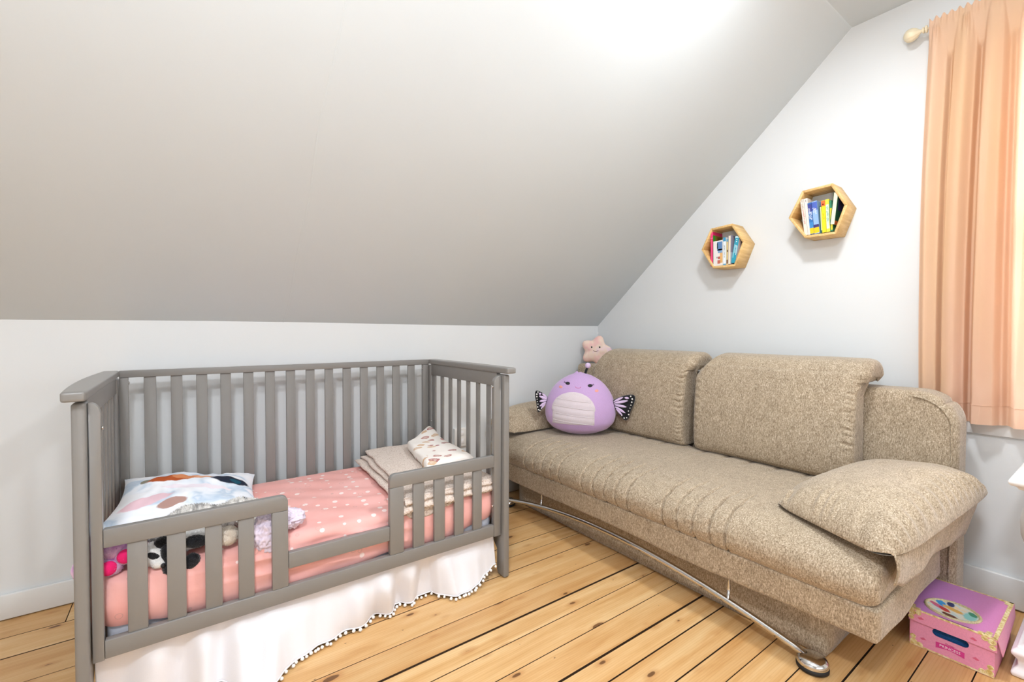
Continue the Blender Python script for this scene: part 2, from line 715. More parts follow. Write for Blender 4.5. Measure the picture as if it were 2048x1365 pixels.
def mat_curtain():
    m = NT('apricot_curtain', 0.62, spec=0.25)
    v = m.coords('Object', (300, 300, 900))
    n = m.noise(v, 1.0, 2)
    n2 = m.noise(m.coords('Object', (1, 3, 0.25)), 3.0, 2)
    m.base(m.ramp(n2, [(0.3, lin('#EBC59C')), (0.7, lin('#EFC8B0'))]))
    m.bump(n, 0.05, 0.001)
    tr = m.n('ShaderNodeBsdfTranslucent')
    tr.inputs['Color'].default_value = lin('#F8DCC4')
    mx = m.n('ShaderNodeMixShader')
    mx.inputs[0].default_value = 0.38
    out = [n_ for n_ in m.t.nodes if n_.type == 'OUTPUT_MATERIAL'][0]
    m.link(m.b.outputs[0], mx.inputs[1])
    m.link(tr.outputs[0], mx.inputs[2])
    m.link(mx.outputs[0], out.inputs['Surface'])
    return m.m


M_CURTAIN = mat_curtain()
M_ROD = plain('cream_rod', '#EBDDBE', 0.35)


def mat_lightwood(name, c1, c2, axis_scale):
    m = NT(name, 0.5, spec=0.35)
    v = m.coords('Object', axis_scale)
    wv = m.noise(v, 3.0, 4, 0.6, 1.0)
    m.base(m.ramp(wv, [(0.3, lin(c1)), (0.7, lin(c2))]))
    return m.m


M_SHELF = mat_lightwood('pine_shelf', '#D2A666', '#EECB8E', (2, 22, 22))
M_WHITE = plain('white_paint', '#F1EFEE', 0.3, bump=0.03, bscale=50)
M_WHITEPL = plain('white_plastic', '#EFEDE8', 0.35)

# ================================================================== SETTING
XL, YB = -4.95, -4.95          # left wall, far wall behind the camera
KH = 1.168                     # knee wall height
SY, SZ = -1.70, 2.641          # top of the slope
ST = {'kind': 'structure'}


def struct(name, me_or_vf, mat, smooth=False):
    me = me_or_vf if isinstance(me_or_vf, bpy.types.Mesh) else mesh(*me_or_vf)
    o = link(me, name, mat, smooth=smooth)
    o['kind'] = 'structure'
    return o


floor = struct('floor', boxes([(XL, 0.0, YB, 0.0, -0.06, -0.022)]), M_SUB)
seams = [0.0, -0.157, -0.308, -0.495, -0.649, -0.755, -0.864, -1.032, -1.159, -1.255, -1.376, -1.496, -1.588, -1.713,
         -1.808, -1.92, -2.027, -2.15, -2.27, -2.40, -2.53, -2.66, -2.78, -2.91, -3.04, -3.18, -3.31, -3.43, -3.56, -3.70,
         -3.83, -3.96, -4.09, -4.22, -4.36, -4.5, -4.64, -4.79, YB]
gaps = {-1.159: 0.010, -1.496: 0.009, -0.308: 0.006, -1.588: 0.006, -2.027: 0.006, -1.713: 0.005}
butts = {0: [-3.094, -1.3], 3: [-3.9], 5: [-2.2], 8: [-3.3], 10: [-4.1], 13: [-2.5], 15: [-0.62], 16: [-3.0, -0.35], 18: [-1.9], 20: [-3.3],
         22: [-1.0], 24: [-2.8], 26: [-1.7], 28: [-3.6]}
pr_ = random.Random(3)
for i in range(len(seams) - 1):
    y1, y0 = seams[i], seams[i + 1]
    g1 = gaps.get(y1, 0.0036) / 2
    g0 = gaps.get(y0, 0.0036) / 2
    xs = [XL] + sorted(butts.get(i, [])) + [0.0]
    for a, b in zip(xs, xs[1:]):
        zt = -0.0008 - pr_.random() * 0.0006
        fp = box('floor_plank', (a + 0.0015, b - 0.0015, y0 + g0, y1 - g1, -0.022, zt), M_FLOOR, floor)
        fp.data.materials.append(M_SUB)
        for pi, pp_ in enumerate(fp.data.polygons):
            pp_.material_index = 0 if abs(pp_.normal.z) > 0.9 else 1

struct('wall_left', boxes([(XL, 0.0, 0.0, 0.12, -0.06, KH + 0.12)]), M_WALL)
# gable wall with the window opening
WY0, WY1, WZ0, WZ1 = -3.12, -2.318, 0.79, 2.30
APEX = 2 * SY - 0.0 - 1.5


def gable():
    yA, yB = -3.25, YB
    outer = [(0.0, -0.06), (0.0, KH), (SY, SZ), (yA, SZ), (yB, KH), (yB, -0.06)]
    # split in strips around the opening
    polys = [
        [(0.0, -0.06), (0.0, KH), (SY, SZ), (WY1, SZ), (WY1, -0.06)],
        [(WY1, -0.06), (WY1, WZ0), (WY0, WZ0), (WY0, -0.06)],
        [(WY1, WZ1), (WY1, SZ), (WY0, SZ), (WY0, WZ1)],
        [(WY0, -0.06), (WY0, SZ), (yA, SZ), (yB, KH), (yB, -0.06)]]
    return merge(*[extrude_poly(p, 'x', 0.0, 0.14) for p in polys])


gw = struct('wall_right', gable(), M_WALL)
fix(gw.data)


def slope_fn(u, v):
    x = XL + (0.0 - XL) * u
    y = SY * v
    z = KH + (SZ - KH) * v
    w = 0.005 * (math.sin(x * 2.3 + 1) - 1) * (1 - v) + 0.003 * nz3((x, y, 0), 1.4) * min(1, v * 6)
    if u > 0.999 or v > 0.999:
        w *= 0.3
    return (x, y - 0.3 * w, z + w)


vf1 = grid(90, 40, slope_fn)
top = [(XL, SY, SZ), (0, SY, SZ), (0, -3.25, SZ), (XL, -3.25, SZ)]
rear = [(XL, -3.25, SZ), (0, -3.25, SZ), (0, YB, KH), (XL, YB, KH)]
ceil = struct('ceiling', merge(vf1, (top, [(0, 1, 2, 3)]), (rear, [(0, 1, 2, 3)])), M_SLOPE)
for p in ceil.data.polygons[:89 * 39]:
    p.use_smooth = True
# joint ridge between two boards of the slope
sl = Vector((0, SY, SZ - KH)).normalized()
nrm = Vector((0, -(SZ - KH), SY)).normalized()
sv, sf = [], []
for k in range(41):
    t = k / 40
    yy = SY * t
    x0 = -2.30 + 0.006 * math.sin(t * 9) + 0.004 * math.sin(t * 23)
    c = Vector((x0, yy, KH + (SZ - KH) * t))
    for dx, h in ((-0.006, -0.0015), (-0.0012, 0.0008), (0.0012, 0.0008), (0.006, -0.0015)):
        q = c + Vector((dx, 0, 0)) + nrm * (h + 0.0005)
        w = 0.005 * (math.sin(q.x * 2.3 + 1) - 1) * (1 - t) + 0.003 * nz3((q.x, yy, 0), 1.4) * min(1, t * 6)
        sv.append((q.x, q.y - 0.3 * w, q.z + w))
for k in range(40):
    for j in range(3):
        a = k * 4 + j
        sf.append((a, a + 1, a + 5, a + 4))
sm('joint_strip', (sv, sf), M_SLOPE, ceil)

struct('wall_back', boxes([(XL - 0.1, XL, YB, 0.0, -0.06, SZ + 0.1)]), M_WALL)
struct('wall_front', boxes([(XL, 0.0, YB - 0.1, YB, -0.06, KH + 0.02)]), M_WALL)


def baseboard(name, b, lip):
    o = struct(name, boxes([b]), M_TRIM)
    bevel(o, 0.004, 2)
    return o


baseboard('baseboard_left', (XL, -0.001, -0.016, 0.0, 0.003, 0.10), None)
baseboard('baseboard_right', (-0.018, 0.0, YB, -0.016, 0.006, 0.13), None)

# window
win = bpy.data.objects.new('window_1', None)
COL.objects.link(win)
win['kind'] = 'structure'
fr = link(boxes([(-0.018, 0.0, WY1, WY1 + 0.13, WZ0, WZ1 + 0.09), (-0.018, 0.0, WY0 - 0.09, WY0, WZ0, WZ1 + 0.09),
                 (-0.018, 0.0, WY0, WY1, WZ1, WZ1 + 0.09)]), 'casing', M_TRIM, win)
bevel(fr, 0.003)
o = link(boxes([(-0.024, 0.10, WY0 - 0.11, WY1 + 0.16, WZ0 - 0.022, WZ0 - 0.002)]), 'sill', M_TRIM, win)
bevel(o, 0.005)
o = link(boxes([(-0.018, 0.0, WY0 - 0.09, WY1 + 0.19, WZ0 - 0.095, WZ0 - 0.022)]), 'apron', M_TRIM, win)
bevel(o, 0.003)
sx0, sx1 = 0.06, 0.095
zm = (WZ0 + WZ1) / 2
o = link(boxes([(sx0, sx1, WY0, WY0 + 0.05, WZ0, WZ1), (sx0, sx1, WY1 - 0.05, WY1, WZ0, WZ1),
                (sx0, sx1, WY0, WY1, WZ0, WZ0 + 0.06), (sx0, sx1, WY0, WY1, WZ1 - 0.05, WZ1),
                (sx0, sx1, WY0, WY1, zm - 0.025, zm + 0.025)]), 'sash', M_TRIM, win)
gm = NT('window_glass', 0.0)
gm.b.inputs['Transmission Weight'].default_value = 1.0
gm.b.inputs['IOR'].default_value = 1.02
gm.base((1, 1, 1, 1))
for z0, z1 in ((WZ0 + 0.06, zm - 0.025), (zm + 0.025, WZ1 - 0.05)):
    link(boxes([(0.075, 0.079, WY0 + 0.05, WY1 - 0.05, z0, z1)]), 'pane', gm.m, win)

# ================================================================== SOFA
sofa = thing('sofa', 'beige chenille three-seat sofa bed with a curved chrome foot rail, against the gable wall', 'sofa')
Y0, Y1 = -2.13, -0.05           # near end, far end of the seat
YC = (Y0 + Y1) / 2
HY = (Y1 - Y0) / 2
creases = [-.446, -.531, -.603, -.672, -.742, -.92, -.996, -1.068, -1.137, -1.208, -1.395, -1.464, -1.536, -1.608, -1.67]


def groove(t, c, w):
    return math.exp(-((t - c) / w) ** 2)


# base box
def d_base(p, q):
    w = 0.003 * nz3(p, 9)
    return Vector((p.x + w, p.y + w, p.z))


sm('base', rbox(0.31, 0.88, 0.135, 0.015, (10, 30, 8), d_base), M_SOFA, sofa, (-0.638, -1.08, 0.135))


# seat frame band (lower padded band)
def d_band(p, q):
    p = p.copy()
    # the front lower edge leans inwards a little, the near end droops at its front corner
    t = (q.z + 1) / 2
    p.x += 0.012 * (1 - t) * (1 if q.x < 0 else 0)
    if q.y < -0.97:
        p.y += 0.004 * math.sin(p.x * 14) * (1 - t)
    if q.z < 0:
        p.z += 0.004 * math.sin(p.y * 6 + 1) * (1 if abs(q.x) > 0.9 or abs(q.y) > 0.97 else 0)
    w = 0.002 * nz3(p, 12)
    return Vector((p.x + w, p.y, p.z + w))


sm('seat_frame', rbox(0.36, HY, 0.058, 0.012, (12, 60, 8), d_band, 1.3), M_SOFA, sofa, (-0.705, YC, 0.238))


# seat cushion: bull-nosed slab following a profile
def seat_cushion():
    prof = [(-0.33, 0.298), (-0.6, 0.292), (-0.9, 0.288), (-1.02, 0.286), (-1.06, 0.292), (-1.082, 0.315), (-1.092, 0.345), (-1.090, 0.372),
            (-1.078, 0.398), (-1.056, 0.420), (-1.025, 0.437), (-0.985, 0.450), (-0.93, 0.459), (-0.85, 0.464), (-0.75, 0.467), (-0.65, 0.469),
            (-0.55, 0.470), (-0.45, 0.470), (-0.38, 0.468), (-0.33, 0.462)]
    pp = []
    for (a, b) in zip(prof, prof[1:]):
        for k in range(3):
            pp.append((a[0] + (b[0] - a[0]) * k / 3, a[1] + (b[1] - a[1]) * k / 3))
    prof = pp + [prof[-1]]
    n = len(prof)
    # normals of the profile
    nr = []
    for i in range(n):
        a = Vector(prof[max(0, i - 1)])
        b = Vector(prof[min(n - 1, i + 1)])
        t = (b - a).normalized()
        nr.append(Vector((-t.y, t.x)))
    # resample y finely
    NY = 780
    V, F = [], []
    for j in range(NY + 1):
        s = -1 + 2 * j / NY
        y = YC + HY * s
        # end rounding
        e = min(1.0, (HY - abs(y - YC)) / 0.05)
        sh = 0.035 * (1 - math.sqrt(max(0, 1 - (1 - e) ** 2))) if e < 1 else 0.0
        for i, (x, z) in enumerate(prof):
            off = -sh
            w = 1.0 if 14 <= i <= 34 else (0.5 if 11 <= i <= 38 else 0.0)
            if w:
                for ci, c in enumerate(creases):
                    if abs(y - c) < 0.03:
                        jag = 0.0016 * math.sin(i * 0.9 + c * 40)
                        off -= 0.017 * w * groove(y + jag, c, 0.0046)
                near = max(groove(y, c, 0.022) for c in creases)
                off += 0.0024 * w * near * math.sin(i * 1.25 + y * 45)
            off += 0.003 * nz3((x, y, z), 4)
            # small dimples along the back seam
            if i >= n - 8:
                off -= 0.006 * groove((y * 8) % 1.0, 0.5, 0.12)
            # slight sag under the big toy
            V.append((x - nr[i].x * 0 + nr[i].x * off * 1, y, z + nr[i].y * off))
    for j in range(NY):
        for i in range(n - 1):
            a = j * n + i
            F.append((a, a + 1, a + n + 1, a + n))
        F.append((j * n + n - 1, j * n, (j + 1) * n, (j + 1) * n + n - 1))
    F.append(tuple(range(n)))
    F.append(tuple(NY * n + i for i in reversed(range(n))))
    return V, F


sc = sm('seat_cushion', seat_cushion(), M_SOFA, sofa)
fix(sc.data)


# back panel, slightly rounded near top corner
def d_back(p, q):
    p = p.copy()
    yy = p.y
    hz = 0.435
    # rounded upper near corner
    if q.y < 0:
        R = 0.13
        cy, cz = -1.06 + R, hz - R
        if p.y < cy and p.z > cz:
            dy, dz = (p.y - cy), (p.z - cz)
            l = math.hypot(dy, dz)
            mx = max(abs(dy), abs(dz))
            if l > 1e-6:
                p.y = cy + dy / l * mx
                p.z = cz + dz / l * mx
    w = 0.003 * nz3(p, 6)
    # piping ridge near the end seam
    ridge = 0.004 * groove(yy, -1.03, 0.006) + 0.004 * groove(yy, 1.03, 0.006)
    if q.x < -0.95:
        p.x -= ridge
    return Vector((p.x + w, p.y + w * 0.5, p.z + 0.3 * w))


sm('backrest_panel', rbox(0.086, 1.06, 0.435, 0.03, (10, 90, 40), d_back, 1.25), M_SOFA, sofa, (-0.190, -1.10, 0.445))


pip = [(-0.279, -2.142, 0.10 + 0.05 * k) for k in range(13)] + [(-0.279, -2.142 + 0.122 * (1 - math.cos(a_)), 0.735 + 0.122 * math.sin(a_)) for a_ in [math.pi / 2 * k / 8 for k in range(1, 9)]]
sm('piping', tube(pip, 0.0032, 8), M_SOFA, sofa)


# back cushions with a rolled top flap that hooks over the panel
def back_cushion(ya, yb, seed):
    hy = (yb - ya) / 2
    yc = (ya + yb) / 2
    prof = [(-0.275, 0.475), (-0.33, 0.462), (-0.40, 0.468), (-0.428, 0.50), (-0.437, 0.56), (-0.436, 0.64), (-0.430, 0.72), (-0.420, 0.80),
            (-0.405, 0.87), (-0.385, 0.93), (-0.355, 0.972), (-0.31, 0.996), (-0.25, 1.005), (-0.19, 1.0), (-0.145, 0.975),
            (-0.13, 0.935), (-0.145, 0.905), (-0.19, 0.895), (-0.24, 0.895), (-0.278, 0.885), (-0.285, 0.80), (-0.285, 0.66), (-0.283, 0.55)]
    pp = []
    m_ = len(prof)
    for i in range(m_):
        p0, p1, p2, p3 = [Vector(prof[(i + k) % m_]) for k in (-1, 0, 1, 2)]
        st = max(1, int((p2 - p1).length / 0.0045))
        for k in range(st):
            t = k / st
            pp.append(tuple(0.5 * ((2 * p1) + (p2 - p0) * t + (2 * p0 - 5 * p1 + 4 * p2 - p3) * t * t + (3 * p1 - p0 - 3 * p2 + p3) * t ** 3)))
    prof = pp
    n = len(prof)
    gr_ = random.Random(int(seed * 10))
    gath = []
    zz = 0.50
    while zz < 0.93:
        gath.append((zz, (0.011 if seed > 2 else 0.007) * gr_.uniform(0.4, 1.2), gr_.uniform(-0.02, 0.05)))
        zz += gr_.uniform(0.018, 0.042)
    NY = 150
    V, F = [], []
    for j in range(NY + 1):
        s = -1 + 2 * j / NY
        s = math.copysign(1 - (1 - abs(s)) ** 1.6, s)
        y = yc + hy * s
        e = (1 - abs(s)) * hy / 0.045
        k = math.sqrt(max(0.0, 1 - (1 - min(1, e)) ** 2))
        for i, (x, z) in enumerate(prof):
            # shrink towards a core line at the ends
            if z > 0.88:
                ax, az = -0.26, 0.95
            else:
                ax, az = -0.358, z
            hcore = 0.55
            xx = ax + (x - ax) * (hcore + (1 - hcore) * k)
            zz = az + (z - az) * (hcore + (1 - hcore) * k)
            if z > 0.90:
                zz = z - 0.030 * (1 - k) * max(0.0, (z - 0.9) / 0.1)
            if z < 0.475:
                zz = z + 0.015 * (1 - k)
            # the lower body is narrower than the rolled top on the near side
            yy = y
            if s < 0:
                lower = min(1.0, max(0.0, (0.94 - z) / 0.08))
                yy = y + 0.035 * lower * (-s) ** 6
            else:
                tp = max(0.0, (z - 0.86) / 0.14)
                yy = y - 0.10 * tp * tp * s ** 5
            # horizontal gathers near the near-side edge
            g = 0.0
            if x < -0.37 and 0.49 < z < 0.94:
                side = math.exp(-((s + 0.93) / 0.10) ** 2)
                z2 = z + 0.004 * math.sin(yy * 90)
                for gz, ga, gw in gath:
                    if abs(z2 - gz) < 0.02:
                        g += ga * math.exp(-((z2 - gz) / 0.0048) ** 2) * math.exp(-((s + 0.93 - gw) / 0.085) ** 2)
                g += 0.002 * side * math.sin(z2 * 2 * math.pi / 0.029 + seed)
                side2 = math.exp(-((s - 0.95) / 0.07) ** 2)
                g += 0.0022 * side2 * math.sin(z2 * 2 * math.pi / 0.04 + seed * 2)
                g += -0.012 * (1 - s * s) * 1.0
            w = 0.004 * nz3((xx, yy + seed, zz), 5)
            V.append((xx + g + w, yy, zz + 0.5 * w))
    # denser profile via subdivision of the quads in i handled by smooth shading
    for j in range(NY):
        for i in range(n):
            F.append((j * n + i, j * n + (i + 1) % n, (j + 1) * n + (i + 1) % n, (j + 1) * n + i))
    F.append(tuple(range(n)))
    F.append(tuple(NY * n + i for i in reversed(range(n))))
    return V, F


for (a, b, sd, lb) in ((-1.90, -1.115, 1.0, 'right-hand back cushion'), (-1.085, -0.33, 2.3, 'left-hand back cushion behind the round toy')):
    o = sm('back_cushion', back_cushion(a, b, sd), M_SOFA, sofa)
    fix(o.data)


# arm cushions: four-cornered pillows with gathered edges
def arm_pillow(c, zb, thick, seed, nu=110, nv=130, bias=0.0):
    """boxy pillow; c: corners (inner front, outer front, outer back, inner back); gathered side walls"""
    A, B, C_, D_ = [Vector(k) for k in c]

    def base(u, v):
        return (A * (1 - u) + B * u) * (1 - v) + (D_ * (1 - u) + C_ * u) * v

    def wallh(d):
        # steep wall, then a shallow dome
        return min(1.0, max(0.0, d)) ** 0.5

    def top(u, v):
        a, b = 2 * u - 1, 2 * v - 1
        # corners of the outline are drawn in softly, edges bow
        k = 0.05 + (0.05 if (a > 0 and b < 0) else 0.0)
        u2 = 0.5 + 0.5 * a * (1 - k * b ** 6 * abs(a) ** 3)
        v2 = 0.5 + 0.5 * b * (1 - k * a ** 6 * abs(b) ** 3)
        p = base(u2, v2)
        du, dv = 1 - abs(a), 1 - abs(b)
        hu = (max(0.0, 1 - abs(a) ** 3.4)) ** 0.52
        hv = (max(0.0, 1 - abs(b) ** 3.8)) ** 0.52
        dome = 1 - 0.10 * (a * a + b * b) / 2
        h = hu * hv * dome * (1 + bias * (u - 0.5) + 0.10 * (v - 0.5))
        g = 0.0
        if v < 0.5:
            ed = math.exp(-((dv - 0.10) / 0.13) ** 2) * min(1, dv / 0.03)
            g += 0.0085 * ed * math.sin(u * 62 + 4 * math.sin(u * 11 + seed)) * (0.55 + 0.45 * math.sin(u * 17 + seed))
        if u > 0.5:
            ed = math.exp(-((du - 0.10) / 0.16) ** 2) * min(1, du / 0.03)
            g += 0.0075 * ed * math.sin(v * 95 + 3 * math.sin(v * 8 + seed))
        if u < 0.5:
            ed = math.exp(-((du - 0.08) / 0.12) ** 2) * min(1, du / 0.03)
            g += 0.004 * ed * math.sin(v * 60 + 3 * math.sin(v * 8 + seed))
        g += 0.006 * nz3(p, 7, seed) * h
        return p + Vector((0, 0, h * thick + g))

    def bot(u, v):
        a, b = 2 * u - 1, 2 * v - 1
        k = 0.05 + (0.05 if (a > 0 and b < 0) else 0.0)
        u2 = 0.5 + 0.5 * a * (1 - k * b ** 6 * abs(a) ** 3)
        v2 = 0.5 + 0.5 * b * (1 - k * a ** 6 * abs(b) ** 3)
        p = base(u2, v2)
        h = (max(0.0, 1 - abs(a) ** 4)) ** 0.6 * (max(0.0, 1 - abs(b) ** 4)) ** 0.6
        return p - Vector((0, 0, h * zb))

    def sp(i, n):
        t = 2 * i / (n - 1) - 1
        t = math.copysign(1 - (1 - abs(t)) ** 1.5, t)
        return (t + 1) / 2
    V, F = [], []
    for fn in (top, bot):
        for i in range(nu):
            for j in range(nv):
                V.append(fn(sp(i, nu), sp(j, nv)))
    for s_ in (0, 1):
        o_ = s_ * nu * nv
        for i in range(nu - 1):
            for j in range(nv - 1):
                a = o_ + i * nv + j
                q = (a, a + nv, a + nv + 1, a + 1)
                F.append(q if s_ == 0 else tuple(reversed(q)))
    me = mesh(V, F)
    bm = bmesh.new()
    bm.from_mesh(me)
    bmesh.ops.remove_doubles(bm, verts=bm.verts, dist=0.0003)
    bmesh.ops.recalc_face_normals(bm, faces=bm.faces)
    bm.to_mesh(me)
    bm.free()
    return me


near_arm = arm_pillow([(-0.915, -1.765, 0.472), (-1.11, -2.175, 0.470), (-0.245, -2.255, 0.520), (-0.30, -1.84, 0.482)], 0.010, 0.130, 0.5, bias=0.25)
link(near_arm, 'arm_cushion', M_SOFA, sofa, smooth=True)
far_arm = arm_pillow([(-1.035, -0.255, 0.474), (-1.10, -0.035, 0.52), (-0.36, -0.03, 0.56), (-0.36, -0.27, 0.482)], 0.004, 0.120, 2.5)
link(far_arm, 'arm_cushion', M_SOFA, sofa, smooth=True)


# fabric flap that hangs from the near arm over the seat end
def flap(u, v):
    # u along x from front to back, v from top to bottom
    x = -1.055 + 0.80 * u
    z0 = 0.476 + 0.035 * u
    drop = lerp_tab([(0, 0.09), (0.12, 0.125), (0.3, 0.13), (0.45, 0.12), (0.95, 0.16), (1, 0.12)], u)
    z = z0 - drop * v
    y = -2.158 - 0.062 * u * (1 - 0.55 * v) - 0.006 * math.sin(v * 3.0) - 0.003 * math.sin(u * 17 + v * 3)
    return (x, y, z)


fl = sm('arm_flap', grid(40, 10, flap), M_SOFA, sofa)
md = fl.modifiers.new('solid', 'SOLIDIFY')
md.thickness = 0.0035


# chrome rail, struts, feet
def rail_z(y):
    t = (y + 1.065) / 0.86
    return 0.036 + 0.104 * (1 - t * t)


pts = []
for k in range(49):
    y = -0.205 - (1.925 - 0.205) * k / 48
    t = (y + 1.065) / 0.86
    pts.append((-1.030 - 0.012 * (1 - t * t), y, rail_z(y)))
sm('foot_rail', tube(pts, 0.0125, 14), M_CHROME, sofa)
for y in (-0.540, -1.660):
    sm('strut', tube([(-1.036, y, rail_z(y) + 0.008), (-1.030, y, 0.186)], 0.006, 10), M_CHROME, sofa)
for y in (-0.19, -1.945):
    ft = sm('foot', lathe([(0.0, 0.012), (0.044, 0.012), (0.047, 0.018), (0.046, 0.028), (0.040, 0.037), (0.026, 0.043), (0.0, 0.045)], 32), M_CHROME, sofa, (-1.026, y, 0))
    sm('rubber_pad', lathe([(0.043, 0.0), (0.0475, 0.003), (0.048, 0.012), (0.044, 0.016)], 32), M_RUBBER, ft)

# ================================================================== CRIB
crib = thing('toddler_bed', 'grey lacquered toddler bed with slatted ends and low front guard rails, against the low wall', 'bed')
XI0, XI1 = -2.930, -1.550       # inner faces of the end panels
YF, YBk = -0.873, -0.100


def leg_profile():
    # side view (y, z) of the front leg with the curved bracket under the rail
    return [(-0.895, 0.0), (-0.840, 0.0), (-0.832, 0.02), (-0.832, 0.115), (-0.815, 0.13), (-0.795, 0.15), (-0.788, 0.18), (-0.788, 0.26), (-0.825, 0.275), (-0.825, 0.925), (-0.895, 0.925)]


def build_leg(x0, x1, back=False):
    pr = leg_profile()
    if back:
        pr = [(-0.97 - y + 0.0, z) for y, z in pr]
    v, f = extrude_poly(pr, 'x', x0, x1)
    o = sm('leg', (v, f), M_CRIB, crib, smooth=False)
    fix(o.data)
    bevel(o, 0.008, 3)
    return o


for (x0, x1, out) in ((-2.962, -2.932, -1), (-1.548, -1.518, 1)):
    build_leg(x0, x1)
    build_leg(x0, x1, True)
    box('end_rail', (x0 + 0.004, x1 - 0.004, -0.826, -0.140, 0.868, 0.936), M_CRIB, crib, 0.002)
    box('end_rail', (x0 + 0.004, x1 - 0.004, -0.789, -0.180, 0.185, 0.262), M_CRIB, crib, 0.002)
    for k in range(7):
        yc = -0.167 - k * 0.0958
        box('slat', (x0 + 0.010, x1 - 0.010, yc - 0.0150, yc + 0.0150, 0.262, 0.868), M_CRIB, crib, 0.002)

    # cap with a bowed outer edge
    def d_cap(p, q, out=out):
        p = p.copy()
        s = q.x * out
        if s > 0:
            p.x += out * 0.018 * (1 - q.y * q.y) * s
        return p
    xa, xb = (-2.978, -2.928) if out < 0 else (-1.552, -1.502)
    sm('top_cap', rbox((xb - xa) / 2, 0.405, 0.0140, 0.007, (10, 30, 8), d_cap, 1.2), M_CRIB, crib, ((xa + xb) / 2, -0.518, 0.945))

# back panel
for (z0, z1) in ((0.928, 0.957), (0.185, 0.262)):
    box('back_rail', (XI0 + 0.001, XI1 - 0.001, -0.128, -0.100, z0, z1), M_CRIB, crib, 0.002)
box('stile', (XI0 + 0.001, XI0 + 0.030, -0.126, -0.101, 0.262, 0.928), M_CRIB, crib, 0.002)
box('stile', (XI1 - 0.036, XI1 - 0.001, -0.126, -0.101, 0.262, 0.928), M_CRIB, crib, 0.002)
for k in range(14):
    xa = -2.851 + k * 0.0903
    box('slat', (xa, xa + 0.041, -0.121, -0.107, 0.262, 0.928), M_CRIB, crib, 0.002)


# front: stiles with a curved top, guard rails, low rail
def front_stile(x0, x1, right):
    n = 8
    h = 0.922
    pts = [(x0, 0.192), (x1, 0.192)]
    w = x1 - x0
    arc = [(math.cos(a), math.sin(a)) for a in [math.pi / 2 * k / n for k in range(n + 1)]]
    if right:      # rounded at the upper inner (left) side
        pts += [(x1, h)] + [(x0 + w * (1 - s), h - 0.035 + 0.035 * c) for s, c in [(math.sin(math.pi / 2 * k / n), math.cos(math.pi / 2 * k / n)) for k in range(n + 1)]]
    else:
        pts += [(x1 - w * (1 - c), h - 0.035 + 0.035 * s) for c, s in arc] + [(x0, h)]
    v, f = extrude_poly(pts, 'y', -0.873, -0.850)
    o = sm('stile', (v, f), M_CRIB, crib, smooth=False)
    fix(o.data)
    bevel(o, 0.002, 2)


front_stile(XI0 + 0.001, -2.904, False)
front_stile(-1.588, XI1 - 0.001, True)
Yf0, Yf1 = -0.873, -0.850
box('low_rail', (-2.903, -1.589, Yf0, Yf1, 0.195, 0.247), M_CRIB, crib, 0.002)


def guard_top(x0, x1, round_left):
    h0, h1 = 0.510, 0.562
    r = 0.022
    n = 6
    arc = [(math.cos(math.pi / 2 * k / n), math.sin(math.pi / 2 * k / n)) for k in range(n + 1)]
    if round_left:
        pts = [(x0, h0), (x1, h0), (x1, h1)] + [(x0 + r - r * s, h1 - r + r * c) for c, s in arc]
    else:
        pts = [(x0, h0), (x1, h0)] + [(x1 - r + r * c, h1 - r + r * s) for c, s in arc] + [(x0, h1)]
    v, f = extrude_poly(pts, 'y', Yf0, Yf1)
    o = sm('guard_rail', (v, f), M_CRIB, crib, smooth=False)
    fix(o.data)
    bevel(o, 0.002, 2)


guard_top(-2.903, -2.432, False)
guard_top(-2.073, -1.589, True)
for a, b in ((-2.853, -2.807), (-2.762, -2.715), (-2.667, -2.622), (-2.578, -2.533), (-1.974, -1.926), (-1.881, -1.833), (-1.786, -1.742), (-1.694, -1.650)):
    box('slat', (a, b, Yf0 + 0.005, Yf1 - 0.004, 0.247, 0.510), M_CRIB, crib, 0.002)
box('guard_post', (-2.481, -2.432, Yf0, Yf1, 0.248, 0.5095), M_CRIB, crib, 0.002)
box('guard_post', (-2.073, -2.016, Yf0, Yf1, 0.248, 0.5095), M_CRIB, crib, 0.002)
box('middle_rail', (-2.431, -2.074, Yf0, Yf1, 0.307, 0.361), M_CRIB, crib, 0.002)
box('support_board', (XI0 + 0.004, XI1 - 0.004, -0.800, -0.130, 0.170, 0.188), M_CRIB, crib)
bolt = mesh(*lathe([(0.0, 0.0), (0.006, 0.0), (0.006, 0.002), (0.004, 0.004), (0.0, 0.0045)], 12))
for loc, rot in (((-2.903, -0.862, 0.848), (0, R_(90), 0)), ((-1.589, -0.862, 0.872), (0, R_(-90), 0)), ((-2.900, -0.114, 0.905), (0, R_(90), 0)),
                 ((-1.587, -0.114, 0.905), (0, R_(-90), 0)), ((-1.589, -0.862, 0.33), (0, R_(-90), 0)), ((-1.549, -0.155, 0.60), (0, R_(-90), 0))):
    o = link(bolt, 'bolt', M_STEEL, crib, loc, smooth=True)
    o.rotation_euler = rot


# mattress
def d_mat(p, q):
    p = p.copy()
    if abs(q.y) > 0.9:
        p.y += 0.004 * math.sin(p.x * 60) * math.copysign(1, q.y)
    return p


mt = sm('mattress', rbox(0.668, 0.335, 0.095, 0.02, (60, 20, 8), d_mat), M_MATT, None, (-2.240, -0.488, 0.286))
tag(mt, 'white crib mattress whose lower edge shows under the pink sheet', 'mattress')


# fitted sheet: shell over the mattress, ragged lower edge
def sheet_pt(a, b):
    """a around the perimeter 0..1, b 0 = lower edge .. 1 = centre"""
    pass


